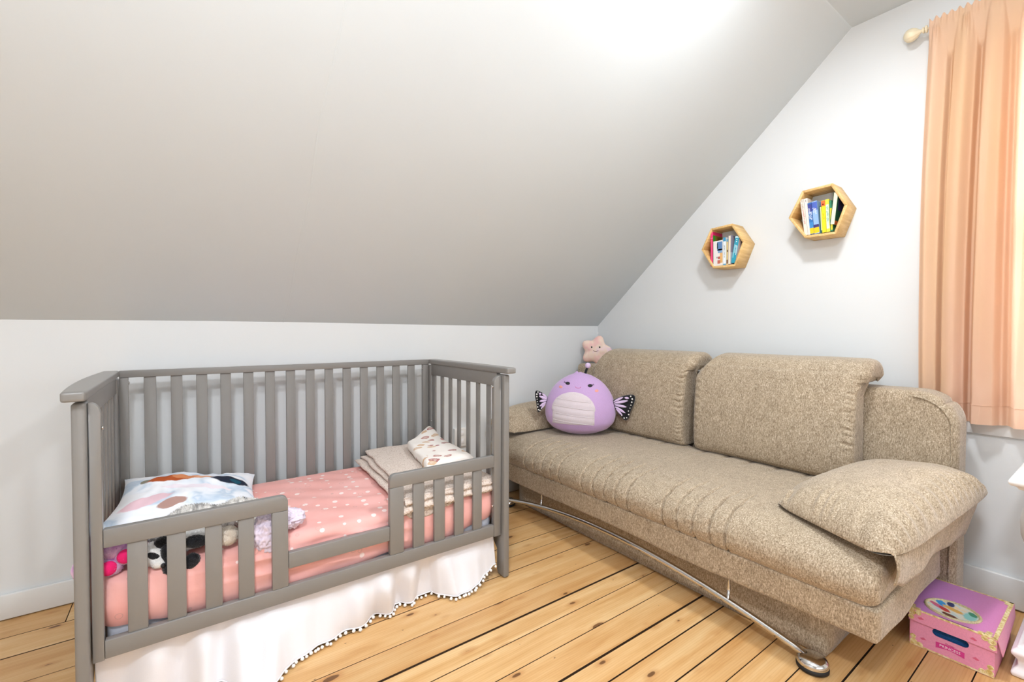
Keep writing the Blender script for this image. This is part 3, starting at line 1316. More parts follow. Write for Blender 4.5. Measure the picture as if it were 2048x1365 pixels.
def make_sheet():
    hx, hy = 0.682, 0.352
    r = 0.045
    N = 260
    per = []
    # rounded rectangle perimeter
    segs = []
    L1, L2 = 2 * (hx - r), 2 * (hy - r)
    arc = math.pi / 2 * r
    tot = 2 * (L1 + L2) + 4 * arc
    for k in range(N):
        s = tot * k / N
        if s < L1:
            per.append((-hx + r + s, -hy, 0, -1)); continue
        s -= L1
        if s < arc:
            t = s / r; per.append((hx - r + r * math.sin(t), -hy + r - r * math.cos(t), math.sin(t), -math.cos(t))); continue
        s -= arc
        if s < L2:
            per.append((hx, -hy + r + s, 1, 0)); continue
        s -= L2
        if s < arc:
            t = s / r; per.append((hx - r + r * math.cos(t), hy - r + r * math.sin(t), math.cos(t), math.sin(t))); continue
        s -= arc
        if s < L1:
            per.append((hx - r - s, hy, 0, 1)); continue
        s -= L1
        if s < arc:
            t = s / r; per.append((-hx + r - r * math.sin(t), hy - r + r * math.cos(t), -math.sin(t), math.cos(t))); continue
        s -= arc
        if s < L2:
            per.append((-hx, hy - r - s, -1, 0)); continue
        s -= L2
        t = s / r
        per.append((-hx + r - r * math.cos(t), -hy + r - r * math.sin(t), -math.cos(t), -math.sin(t)))
    V, F = [], []
    rows = [('s', k / 26) for k in range(27)] + [('e', k / 5) for k in range(1, 6)] + [('t', k / 22) for k in range(1, 23)]
    zt = 0.407
    for kind, t in rows:
        for k, (x, y, nx, ny) in enumerate(per):
            wx = x - 2.24
            zlow = 0.238
            if ny < -0.5:
                zlow = lerp_tab([(-2.92, 0.262), (-2.83, 0.255), (-2.75, 0.240), (-2.65, 0.235), (-2.50, 0.222), (-2.40, 0.216), (-2.2, 0.226), (-2.07, 0.245), (-1.95, 0.225), (-1.8, 0.232), (-1.65, 0.262), (-1.57, 0.272)], wx)
            if kind == 's':
                z = zlow + (0.372 - zlow) * t
                # tension wrinkles: long shallow folds along the side
                f1 = 1 - 2 * abs(math.sin(z * 62 + 2.5 * math.sin(wx * 3.1) + wx * 4)) ** 0.7
                f2 = math.sin(z * 95 - wx * 14 + 2 * math.sin(wx * 7))
                act = 0.45 + 0.55 * math.sin(wx * 5.3 + 1.2)
                amp = 0.0095 * max(0, act) * math.sin(min(1, t * 1.3) * math.pi * 0.5)
                if ny < -0.5 and wx < -2.83:
                    amp *= 0.25
                out = 0.004 + 0.006 * math.sin(t * math.pi) + amp * (f1 * 0.6 + f2 * 0.4)
                tuck = -0.012 * (1 - t) ** 3
                V.append((x + nx * (out + tuck), y + ny * (out + tuck), z))
            elif kind == 'e':
                a = t * math.pi / 2
                rr = 0.035
                d = rr * (1 - math.cos(a))
                V.append((x + nx * (0.004 - d), y + ny * (0.004 - d), 0.372 + rr * math.sin(a)))
            else:
                d = 0.031
                ex, ey = x - nx * d, y - ny * d
                s = 1 - t
                px, py = ex * s if abs(ex) > 0 else 0, ey * s
                cen = 1 - max(abs(px) / hx, abs(py) / hy)
                crown = 0.008 * min(1, cen * 2)
                w = 0.0030 * math.sin((py * 0.8 + px * 0.35) * 55 + 3 * nz3((px, py, 0), 3)) * (0.5 + 0.5 * math.sin(px * 7 + 1)) * min(1, t * 5)
                w += 0.004 * nz3((px, py, 0.3), 6) * min(1, t * 4)
                V.append((px, py, zt + crown + w))
    nR = len(rows)
    for i in range(nR - 1):
        for k in range(N):
            F.append((i * N + k, i * N + (k + 1) % N, (i + 1) * N + (k + 1) % N, (i + 1) * N + k))
    return V, F


sh = sm('fitted_sheet', make_sheet(), M_SHEET, None, (-2.240, -0.488, 0.0))
tag(sh, 'pink fitted sheet with small white dots stretched over the crib mattress', 'sheet')


# dust ruffle with pompoms
skirt = thing('bed_skirt', 'white cotton dust ruffle with a pompom trim hanging under the crib front', 'bed skirt', (0, 0, 0))
hem_y = [(-2.93, -0.80), (-2.812, -0.835), (-2.684, -0.875), (-2.593, -0.905), (-2.504, -0.965), (-2.46, -0.925), (-2.334, -0.885), (-2.22, -0.865), (-2.102, -0.84),
         (-1.98, -0.825), (-1.93, -0.800), (-1.89, -0.80), (-1.857, -0.865), (-1.80, -0.90), (-1.747, -0.92), (-1.68, -0.895), (-1.62, -0.87), (-1.575, -0.85)]
hem_z = [(-2.93, 0.012), (-1.80, 0.012), (-1.70, 0.02), (-1.62, 0.038), (-1.575, 0.055)]


def skirt_pt(u, v):
    x = -2.928 + (2.928 - 1.572) * u
    hy_ = lerp_tab(hem_y, x)
    hz_ = lerp_tab(hem_z, x)
    z = 0.232 + (hz_ - 0.232) * v
    b = v ** 1.3
    y = -0.836 + (hy_ + 0.836) * b
    ph = x * 56 + 3.0 * math.sin(x * 5.2) + 1.3 * v * math.sin(x * 3.7)
    amp = (0.012 + 0.034 * v) * (0.55 + 0.45 * math.sin(x * 9 + 0.7))
    y += amp * math.sin(ph) * (1 - 0.45 * v)
    # one big swag fold left of the middle
    y -= 0.05 * v * (1 - v * 0.3) * math.exp(-((x + 2.53 + 0.10 * (v - 1)) / 0.07) ** 2)
    y -= 0.03 * math.sin(v * math.pi) * math.exp(-((x + 2.05 + 0.12 * v) / 0.12) ** 2)
    x += 0.010 * v * math.sin(x * 21 + 2)
    k = min(1.0, max(0.0, (0.215 - z) / 0.10))
    k = k * k * (3 - 2 * k)
    y = max(y, -1.02)
    y = min(-0.812, y)
    y = -0.838 + (y + 0.838) * k
    return (x, y, z)


so = sm('ruffle', grid(340, 26, skirt_pt), M_SKIRT, skirt)
md = so.modifiers.new('solid', 'SOLIDIFY')
md.thickness = 0.0015
pv, pf = [], []
ico = bmesh.new()
bmesh.ops.create_icosphere(ico, subdivisions=2, radius=0.0062)
pom_me = bpy.data.meshes.new('pom')
for v in ico.verts:
    v.co *= 1 + 0.12 * noise.noise(v.co * 900)
ico.to_mesh(pom_me)
ico.free()
pom_me.materials.append(M_POM)
for p in pom_me.polygons:
    p.use_smooth = True
prm = random.Random(11)
u = 0.004
tr_pts = []
while u < 0.998:
    p = Vector(skirt_pt(u, 1.0))
    p.y -= 0.006
    p.z = max(0.0068, p.z - 0.004)
    o = bpy.data.objects.new('pompom', pom_me)
    COL.objects.link(o)
    o.parent = skirt
    o.location = p + Vector((prm.uniform(-.003, .003), prm.uniform(-.010, 0.001), 0))
    o.scale = [prm.uniform(0.85, 1.1)] * 3
    u += prm.uniform(0.010, 0.0155)
for k in range(341):
    q = skirt_pt(k / 340, 1.0)
    tr_pts.append((q[0], q[1] - 0.002, q[2] + 0.002))
sm('trim_tape', tube(tr_pts, 0.0028, 6), M_SKIRT, skirt)
# row of skirt behind the end gap at the left side (short side of the bed)


# pillow
def pillow_mat():
    m = NT('printed_pillowcase', 0.8, spec=0.15)
    v = m.coords('Object')
    wob = m.noise(v, 22, 3)
    wash = m.noise(v, 7, 3, 0.5, 0.6)
    col = m.ramp(wash, [(0.40, lin('#F6F6FA')), (0.52, lin('#E9EEF6')), (0.60, lin('#BFD0E2')), (0.68, lin('#F1F1F8'))])
    # plain blobs of colour in place of the printed figure
    for cx, cy, rx, ry, rot, c in ((-0.085, 0.050, 0.075, 0.032, -0.15, '#B4562B'), (-0.02, 0.055, 0.05, 0.024, -0.1, '#D68A5E'),
                                   (0.045, 0.045, 0.045, 0.016, -0.2, '#E3A987'), (0.125, 0.025, 0.066, 0.040, -0.2, '#262B3C'),
                                   (0.145, 0.018, 0.02, 0.024, 0.2, '#1C5468'), (-0.150, 0.065, 0.016, 0.024, 0, '#8B8777'),
                                   (-0.12, -0.14, 0.08, 0.03, 0.6, '#E9C6CF'), (-0.05, -0.17, 0.045, 0.020, 0.4, '#B49086'),
                                   (0.02, -0.05, 0.12, 0.018, -0.2, '#F0E6EE')):
        col = m.mix(m.ellipse(v, cx, cy, rx, ry, rot, 0.08, 'xy', wob), col, lin(c))
    m.base(col)
    m.bump(m.noise(v, 40, 3), 0.15, 0.004)
    return m.m


def soft_pad(w, h, t, seed, px=2.6, n=50, wr=0.005, pinch=0.06):
    hw, hh = w / 2, h / 2
    V, F = [], []
    for s_ in (1, -1):
        for i in range(n):
            for j in range(n):
                a = 2 * i / (n - 1) - 1
                b = 2 * j / (n - 1) - 1
                hgt = (max(0, 1 - abs(a) ** px)) ** 0.6 * (max(0, 1 - abs(b) ** px)) ** 0.6
                x = a * hw * (1 - pinch * (1 - b * b) * abs(a))
                y = b * hh * (1 - pinch * (1 - a * a) * abs(b))
                z = s_ * hgt * t / 2
                z += wr * nz3((x, y, s_), 7, seed) * (0.3 + hgt) + 0.35 * wr * nz3((x * 2.2, y, s_), 17, seed + 4) * (0.2 + hgt)
                V.append((x, y, z))
    for s_ in (0, 1):
        for i in range(n - 1):
            for j in range(n - 1):
                a = s_ * n * n + i * n + j
                q = (a, a + n, a + n + 1, a + 1)
                F.append(q if s_ == 0 else tuple(reversed(q)))
    me = mesh(V, F)
    bm = bmesh.new()
    bm.from_mesh(me)
    bmesh.ops.remove_doubles(bm, verts=bm.verts, dist=0.0003)
    bmesh.ops.recalc_face_normals(bm, faces=bm.faces)
    bm.to_mesh(me)
    bm.free()
    return me


pl = link(soft_pad(0.47, 0.55, 0.125, 3.0, px=2.4, n=70, wr=0.016, pinch=0.10), 'pillow', pillow_mat(), None, (-2.698, -0.415, 0.474), smooth=True)
pl.rotation_euler = (R_(1), R_(7), R_(-3))
tag(pl, 'small white pillow with pale blue, rust and navy blots at the crib\'s left end', 'pillow')


# folded blankets
def fold_layer(corners, z, t, seed, nu=36, nv=36, amp=0.004, sag=None):
    A, B, C_, D_ = [Vector((c[0], c[1], 0)) for c in corners]
    V, F = [], []

    def P(u, v, s_):
        a, b = 2 * u - 1, 2 * v - 1
        p = (A * (1 - u) + B * u) * (1 - v) + (D_ * (1 - u) + C_ * u) * v
        e = (max(0, 1 - abs(a) ** 14)) ** 0.5 * (max(0, 1 - abs(b) ** 14)) ** 0.5
        wob = Vector((nz3((p.x, p.y, seed), 9), nz3((p.y, p.x, seed + 3), 9), 0)) * 0.010 * max(abs(a), abs(b)) ** 4
        p = p + wob
        zz = z + t / 2 + s_ * t / 2 * e + amp * nz3((p.x, p.y, seed), 11)
        if sag:
            zz += sag(p.x, p.y)
        return Vector((p.x, p.y, zz))

    def sp(i, n):
        q = 2 * i / (n - 1) - 1
        return (math.copysign(1 - (1 - abs(q)) ** 1.5, q) + 1) / 2
    for s_ in (1, -1):
        for i in range(nu):
            for j in range(nv):
                V.append(P(sp(i, nu), sp(j, nv), s_))
    for s_ in (0, 1):
        for i in range(nu - 1):
            for j in range(nv - 1):
                a = s_ * nu * nv + i * nv + j
                q = (a, a + nv, a + nv + 1, a + 1)
                F.append(q)
    me = mesh(V, F)
    bm = bmesh.new()
    bm.from_mesh(me)
    bmesh.ops.remove_doubles(bm, verts=bm.verts, dist=0.0003)
    bmesh.ops.recalc_face_normals(bm, faces=bm.faces)
    bm.to_mesh(me)
    bm.free()
    return me


bl = thing('knit_blanket', 'folded cream knitted blanket on the right end of the pink sheet', 'blanket', (0, 0, 0))


def sag1(x, y):
    d = max(0.0, -0.828 - y)
    return -0.9 * d if d < 0.03 else -0.027 - 1.6 * (d - 0.03)


for cs, z, t, sd in (([(-2.03, -0.868), (-1.575, -0.862), (-1.572, -0.15), (-1.985, -0.14)], 0.424, 0.024, 1.0),
                     ([(-2.005, -0.862), (-1.578, -0.855), (-1.575, -0.16), (-1.96, -0.155)], 0.446, 0.022, 2.2),
                     ([(-1.985, -0.70), (-1.585, -0.72), (-1.58, -0.145), (-1.93, -0.13)], 0.467, 0.022, 4.1)):
    link(fold_layer(cs, z, t, sd, sag=sag1), 'fold', M_KNIT, bl, smooth=True)


# drop of the blanket over the mattress edge
def drape(u, v):
    x = -2.02 + 0.445 * u
    lo = lerp_tab([(0, 0.395), (0.12, 0.36), (0.25, 0.355), (0.45, 0.375), (0.7, 0.405), (1, 0.415)], u)
    z = 0.452 + (lo - 0.452) * v
    y = -0.848 - 0.0 * v + 0.0015 * math.sin(x * 50 + v * 4)
    return (x, y, z)


do = sm('fold', grid(50, 12, drape), M_KNIT, bl)
md = do.modifiers.new('solid', 'SOLIDIFY')
md.thickness = 0.010
md.offset = 1
me = fold_layer([(-1.855, -0.745), (-1.600, -0.735), (-1.572, -0.175), (-1.76, -0.285)], 0.492, 0.050, 6.0, amp=0.007,
                sag=lambda x, y: 0.055 * max(0.0, (y + 0.42) / 0.24) ** 1.5 * max(0.0, min(1.0, (x + 1.74) / 0.14)) - 0.0)
mu = link(me, 'muslin_blanket', M_MUSH, None, smooth=True)
tag(mu, 'folded off-white blanket with small brown and red prints, on top of the cream knitted blanket', 'blanket')


# ------------------------------------------------------------------ soft toys in the crib
def blob(c, r, seg=(28, 18), seed=0.0, amp=0.05, rot=None, k=None):
    V, F = [], []
    nu, nv = seg
    mt_ = rot.to_matrix() if rot is not None else Matrix.Identity(3)
    for i in range(nu):
        for j in range(nv + 1):
            th = 2 * math.pi * i / nu
            ph = math.pi * j / nv
            d = Vector((math.sin(ph) * math.cos(th), math.sin(ph) * math.sin(th), math.cos(ph)))
            s = 1 + amp * noise.noise(d * 2.2 + Vector((seed, seed, seed)))
            p = Vector((d.x * r[0], d.y * r[1], d.z * r[2])) * s
            V.append(Vector(c) + mt_ @ p)
    for i in range(nu):
        for j in range(nv):
            a = i * (nv + 1) + j
            b = ((i + 1) % nu) * (nv + 1) + j
            F.append((a, a + 1, b + 1, b))
    return V, F


from mathutils import Euler


def cleanup(me):
    bm = bmesh.new()
    bm.from_mesh(me)
    bmesh.ops.remove_doubles(bm, verts=bm.verts, dist=0.0002)
    bmesh.ops.recalc_face_normals(bm, faces=bm.faces)
    bm.to_mesh(me)
    bm.free()
    return me


def soft(name, vf, mat, parent, label=None, fur=0, flen=0.008, seed=1, remesh=0.0):
    me = cleanup(mesh(*vf))
    o = link(me, name, mat, parent, smooth=True, label=label)
    if remesh:
        r = o.modifiers.new('remesh', 'REMESH')
        r.mode = 'VOXEL'
        r.voxel_size = remesh
        r.use_smooth_shade = True
        s = o.modifiers.new('sm', 'SMOOTH')
        s.factor = 0.5
        s.iterations = 6
        dg = bpy.context.evaluated_depsgraph_get()
        m2 = bpy.data.meshes.new_from_object(o.evaluated_get(dg))
        o.modifiers.clear()
        o.data = m2
        if not m2.materials:
            m2.materials.append(mat)
        for p in m2.polygons:
            p.use_smooth = True
        me = m2
    if fur:
        fr_ = random.Random(seed)
        V, F = [], []
        polys = list(me.polygons)
        areas = [p.area for p in polys]
        for p in fr_.choices(polys, areas, k=fur):
            vs = [me.vertices[i].co for i in p.vertices]
            w = [fr_.random() for _ in vs]
            sw = sum(w)
            c = Vector((0, 0, 0))
            for a, b in zip(vs, w):
                c += a * (b / sw)
            n = p.normal
            t = Vector((fr_.uniform(-1, 1), fr_.uniform(-1, 1), fr_.uniform(-1, 1)))
            t = (t - n * t.dot(n))
            if t.length < 1e-4:
                continue
            t.normalize()
            b2 = n.cross(t)
            tip = c + n * flen * 0.55 * fr_.uniform(0.6, 1.2) + t * flen * 0.7 * fr_.uniform(0.5, 1.2)
            k = len(V)
            V += [c + b2 * 0.0009, c - b2 * 0.0009, tip]
            F.append((k, k + 1, k + 2))
        f_o = link(mesh(V, F), 'fur', mat, o, smooth=False)
        f_o['kind'] = 'stuff'
    return o


# grey striped toy cat lying across the pillow edge
cat = thing('grey_toy_cat', 'long grey tabby-striped furry soft toy lying behind the left guard rail', 'soft toy')
body = merge(blob((-2.70, -0.72, 0.487), (0.075, 0.055, 0.052), seed=1, amp=0.15), blob((-2.625, -0.73, 0.478), (0.06, 0.05, 0.047), seed=2, amp=0.1),
             blob((-2.565, -0.72, 0.488), (0.06, 0.045, 0.045), seed=3, amp=0.1))
soft('body', body, M_GREYFUR, cat, fur=5200, flen=0.012, seed=5, remesh=0.008)
soft('tail', merge(blob((-2.525, -0.70, 0.492), (0.032, 0.028, 0.026), seed=4, amp=0.08)), M_GREYFUR, cat, fur=900, flen=0.007, seed=6)
soft('paw', blob((-2.79, -0.745, 0.478), (0.055, 0.030, 0.026), seed=7, rot=Euler((0, 0.35, 0.1))), M_GREYFUR, cat, fur=900, flen=0.007, seed=8)
soft('paw', blob((-2.602, -0.825, 0.450), (0.030, 0.022, 0.032), seed=9), M_CREAMFUR, cat, fur=700, flen=0.005, seed=9, label='cream paw')
soft('paw', blob((-2.53, -0.795, 0.452), (0.035, 0.030, 0.030), seed=10), M_GREYFUR, cat, fur=500, flen=0.006, seed=10)

# black and white toy, head down behind the slats
pan = thing('black_and_white_toy', 'black and white panda-like soft toy squeezed behind the left guard slats', 'soft toy')
soft('body', merge(blob((-2.715, -0.775, 0.452), (0.075, 0.045, 0.036), seed=1, amp=0.06)), M_WHITEFUR, pan, fur=900, flen=0.006, seed=1)
hd = soft('head', merge(blob((-2.800, -0.805, 0.438), (0.042, 0.036, 0.036), seed=2, amp=0.04), blob((-2.783, -0.835, 0.418), (0.020, 0.015, 0.017), seed=3, amp=0.02)), M_WHITEFUR, pan, fur=700, flen=0.005, seed=2, remesh=0.005)
soft('nose', blob((-2.772, -0.848, 0.412), (0.006, 0.004, 0.007)), M_EYE, hd)
soft('eye_patch', blob((-2.795, -0.833, 0.442), (0.020, 0.010, 0.011), rot=Euler((0, 0.6, 0))), M_BLACKFUR, hd)
soft('ear', blob((-2.772, -0.815, 0.470), (0.022, 0.018, 0.018), seed=4), M_BLACKFUR, pan, fur=400, flen=0.005, seed=4)
for c, r, rt in (((-2.757, -0.832, 0.430), (0.020, 0.016, 0.040), (0, -0.25, 0)), ((-2.690, -0.826, 0.455), (0.034, 0.019, 0.019), (0, 0.15, 0)),
                 ((-2.702, -0.832, 0.398), (0.022, 0.017, 0.025), (0, 0.5, 0)), ((-2.756, -0.838, 0.395), (0.018, 0.014, 0.018), (0, 0, 0))):
    soft('limb', blob(c, r, seed=c[0], rot=Euler(rt)), M_BLACKFUR, pan, fur=450, flen=0.005, seed=int(c[2] * 1000))

# mauve toy with hot pink feet
mv = thing('mauve_toy', 'mauve furry soft toy with hot pink foot pads in the left corner of the crib', 'soft toy')
soft('body', merge(blob((-2.868, -0.755, 0.470), (0.05, 0.05, 0.050), seed=1), blob((-2.885, -0.80, 0.475), (0.032, 0.035, 0.03), seed=3)), M_MAUVEFUR, mv, fur=1200, flen=0.007, seed=2, remesh=0.008)
for i, (c, d) in enumerate((((-2.860, -0.815, 0.458), 0), ((-2.892, -0.812, 0.432), 1))):
    lg = soft('foot', blob(c, (0.028, 0.026, 0.027), seed=i), M_MAUVEFUR, mv, fur=500, flen=0.006, seed=20 + i)
    soft('foot_pad', blob((c[0] + 0.001 - 0.006 * i, c[1] - 0.019, c[2] + 0.002), (0.020, 0.010, 0.021), seed=i + 5, amp=0.02), M_HOTPINK, lg, label='hot pink foot pad')
# pale pink corner poking out on the far side of the crib's left end
ear = soft('toy_ear', blob((-2.965, -0.70, 0.40), (0.030, 0.045, 0.034), seed=2), M_MAUVEFUR, mv)


# crumpled lilac cloth
def crumple(c, r, seed, amp=0.22, seg=(90, 56)):
    V, F = [], []
    nu, nv = seg
    for i in range(nu):
        for j in range(nv + 1):
            th = 2 * math.pi * i / nu
            ph = math.pi * j / nv
            d = Vector((math.sin(ph) * math.cos(th), math.sin(ph) * math.sin(th), math.cos(ph)))
            q = d * 2.1 + Vector((seed, seed * 2, 0))
            w = noise.noise(q + Vector((noise.noise(q * 1.3), noise.noise(q * 1.1 + Vector((5, 1, 2))), 0)) * 1.2)
            rid = 1 - abs(noise.noise(q * 2.3)) * 2.2
            s = 1 + amp * w + 0.13 * rid + 0.05 * noise.noise(q * 6)
            V.append(Vector((c[0] + d.x * r[0] * s, c[1] + d.y * r[1] * s, c[2] + d.z * r[2] * s)))
    for i in range(nu):
        for j in range(nv):
            a = i * (nv + 1) + j
            b = ((i + 1) % nu) * (nv + 1) + j
            F.append((a, a + 1, b + 1, b))
    return V, F


lc = cleanup(mesh(*merge(crumple((-2.425, -0.775, 0.446), (0.060, 0.055, 0.032), 1.0), crumple((-2.490, -0.822, 0.425), (0.052, 0.030, 0.060), 3.2), crumple((-2.47, -0.79, 0.447), (0.06, 0.045, 0.035), 5.1))))
lo = link(lc, 'lilac_cloth', M_LILACCLOTH, None, smooth=True)
tag(lo, 'crumpled pale lilac cloth beside the end post of the left guard rail', 'cloth')

# ================================================================== ROUND PLUSH ON THE SOFA
PC = Vector((-0.656, -0.469, 0.0))
face = Vector((-0.70, -0.714, 0)).normalized()
ang = math.atan2(face.x, -face.y)          # local -y looks at the camera
big = thing('round_plush', 'large round lilac plush toy with butterfly wings and a cream belly, on the sofa seat', 'soft toy', (PC.x, PC.y, 0.466), None, (R_(6), 0, -ang + 0.0))
big.rotation_euler = (0, 0, math.atan2(face.y, face.x) + math.pi / 2)
big.scale = (1.055, 1.055, 1.055)


def plush_surf(th, ph, grow=0.0):
    """egg-like cushion: local x across, y depth (front is -y), z up from 0"""
    prof = [(0.0, 0.0), (0.04, 0.105), (0.10, 0.165), (0.20, 0.202), (0.32, 0.214), (0.45, 0.212), (0.58, 0.200), (0.70, 0.178), (0.80, 0.150), (0.88, 0.115), (0.95, 0.066), (1.0, 0.0)]
    t = (1 - math.cos(ph)) / 2        # 0 bottom .. 1 top
    r = 0.0
    for (a, va), (b, vb) in zip(prof, prof[1:]):
        if a <= t <= b:
            k = (t - a) / (b - a)
            if a == 0.0:
                k = math.sqrt(k)
            if b == 1.0:
                k = 1 - math.sqrt(max(0, 1 - k)) if False else k
            r = va + (vb - va) * k
            break
    r += grow
    z = 0.375 * t + (grow if t > 0.5 else -grow) * abs(2 * t - 1)
    x = r * math.cos(th)
    y = r * 0.66 * math.sin(th)
    y += 0.03 * (z / 0.375)               # leans back a little
    return Vector((x, y, z))


V, F = [], []
NU, NV = 72, 48
for i in range(NU):
    for j in range(NV + 1):
        V.append(plush_surf(2 * math.pi * i / NU, math.pi * j / NV))
for i in range(NU):
    for j in range(NV):
        a = i * (NV + 1) + j
        b = ((i + 1) % NU) * (NV + 1) + j
        F.append((a, b, b + 1, a + 1))
body_me = cleanup(mesh(V, F))
body_o = link(body_me, 'body', M_LILAC, big, smooth=True)
md = body_o.modifiers.new('s', 'SMOOTH')
md.iterations = 4
md.factor = 0.5


def front_y(x, z):
    """front surface y at local x,z"""
    t = max(0.001, min(0.999, z / 0.375))
    ph = math.acos(1 - 2 * t)
    r = plush_surf(0, ph).x
    c = max(-0.999, min(0.999, x / max(r, 1e-4)))
    return -r * 0.66 * math.sqrt(1 - c * c) + 0.03 * t


def patch(fn_inside, n, lift, thick):
    pass


def disc_on_body(cx, cz, rx, rz, lift=0.002, rings=5, seg=28, shape=None, rot=0.0):
    V, F = [], []
    V.append((cx, front_y(cx, cz) - lift, cz))
    for k in range(1, rings + 1):
        q = k / rings
        for s in range(seg):
            a = 2 * math.pi * s / seg
            dx, dz = math.cos(a) * rx * q, math.sin(a) * rz * q
            if shape:
                dx, dz = shape(a, q)
            x = cx + dx * math.cos(rot) - dz * math.sin(rot)
            z = cz + dx * math.sin(rot) + dz * math.cos(rot)
            ll = lift * (1 if k < rings else -0.5)
            V.append((x, front_y(x, z) - ll, z))
    for s in range(seg):
        F.append((0, 1 + s, 1 + (s + 1) % seg))
    for k in range(1, rings):
        for s in range(seg):
            a = 1 + (k - 1) * seg + s
            b = 1 + (k - 1) * seg + (s + 1) % seg
            F.append((a, a + seg, b + seg, b))
    return V, F


def belly_shape(a, q):
    # dome with a flat bottom
    x = math.cos(a)
    z = math.sin(a)
    if z < 0:
        m = max(abs(x), abs(z) * 1.0)
        x2 = x / max(abs(x), abs(z)) if abs(z) < abs(x) else x / abs(z)
        z2 = z / max(abs(x), abs(z))
        x, z = 0.96 * x2, 0.78 * z2
        x *= 1 + 0.0 * z
    return x * 0.128 * q, z * 0.105 * q


bv, bf = disc_on_body(-0.040, 0.160, 0, 0, 0.003, rings=16, seg=80, shape=belly_shape)
bv = [(x, y - 0.0035 * abs(math.sin((z + 0.10 * x * 0.6) * math.pi / 0.042)) , z) for x, y, z in bv]
belly = sm('belly', (bv, bf), M_CREAM, big)
fix(belly.data)
M_STITCH = plain('stitch', '#F1E9EC', 0.9)
for zz in (0.088, 0.130, 0.174, 0.216):
    half = 0.125 * math.sqrt(max(0.02, 1 - max(0.0, (zz - 0.160) / 0.105) ** 2)) - 0.006
    P_ = [(-0.040 - half + 2 * half * k / 16, 0, 0) for k in range(17)]
    P_ = [(x, front_y(x, zz - 0.10 * (x + 0.02)) - 0.0055, zz - 0.10 * (x + 0.02)) for x, _, _ in P_]
    sm('stitch_line', tube(P_, 0.0012, 6), M_STITCH, belly)
for sx in (-1, 1):
    cx = -0.008 + sx * 0.066
    e = sm('eye', disc_on_body(cx, 0.308 + (-0.006 if sx > 0 else 0.004), 0.0150, 0.0095, 0.003, 3, 20), M_EYE, big)
    fix(e.data)
    for kk in (0, 1, 2):
        x0 = cx + sx * 0.013
        z0 = 0.310 + (-0.006 if sx > 0 else 0.004)
        a = R_(10 + 22 * kk)
        x1, z1 = x0 + sx * 0.011 * math.cos(a), z0 + 0.011 * math.sin(a)
        sm('eyelash', tube([(x0, front_y(x0, z0) - 0.003, z0), (x1, front_y(x1, z1) - 0.003, z1)], 0.0007, 5), M_EYE, e)
    c = sm('cheek', disc_on_body(-0.010 + sx * 0.106, 0.283 + (-0.010 if sx > 0 else 0.006), 0.012, 0.008, 0.002, 3, 18), M_CHEEK, big, label='peach cheek spot')
    fix(c.data)
ml = [(-0.012 + 0.016 * math.cos(a), 0, 0.296 + 0.008 * math.sin(a)) for a in [math.pi + math.pi * k / 10 for k in range(11)]]
sm('mouth', tube([(x, front_y(x, z) - 0.002, z) for x, _, z in ml], 0.0010, 6), M_MOUTH, big)
# tuft on top
sm('tuft', lathe([(0.034, -0.010), (0.022, -0.001), (0.010, 0.006), (0.001, 0.014)], 20), M_LILAC, big, (-0.02, 0.03, 0.366))
# antenna
an = sm('antenna', tube([(0.028, 0.028, 0.355), (0.036, 0.028, 0.385), (0.042, 0.026, 0.400)], 0.008, 12), M_BLACKFUR, big, label='black antenna stalk')
sm('bobble', blob((0, 0, 0), (0.017, 0.017, 0.017), amp=0.03), M_POMLILAC, an, (0.046, 0.026, 0.415), label='lilac bobble')


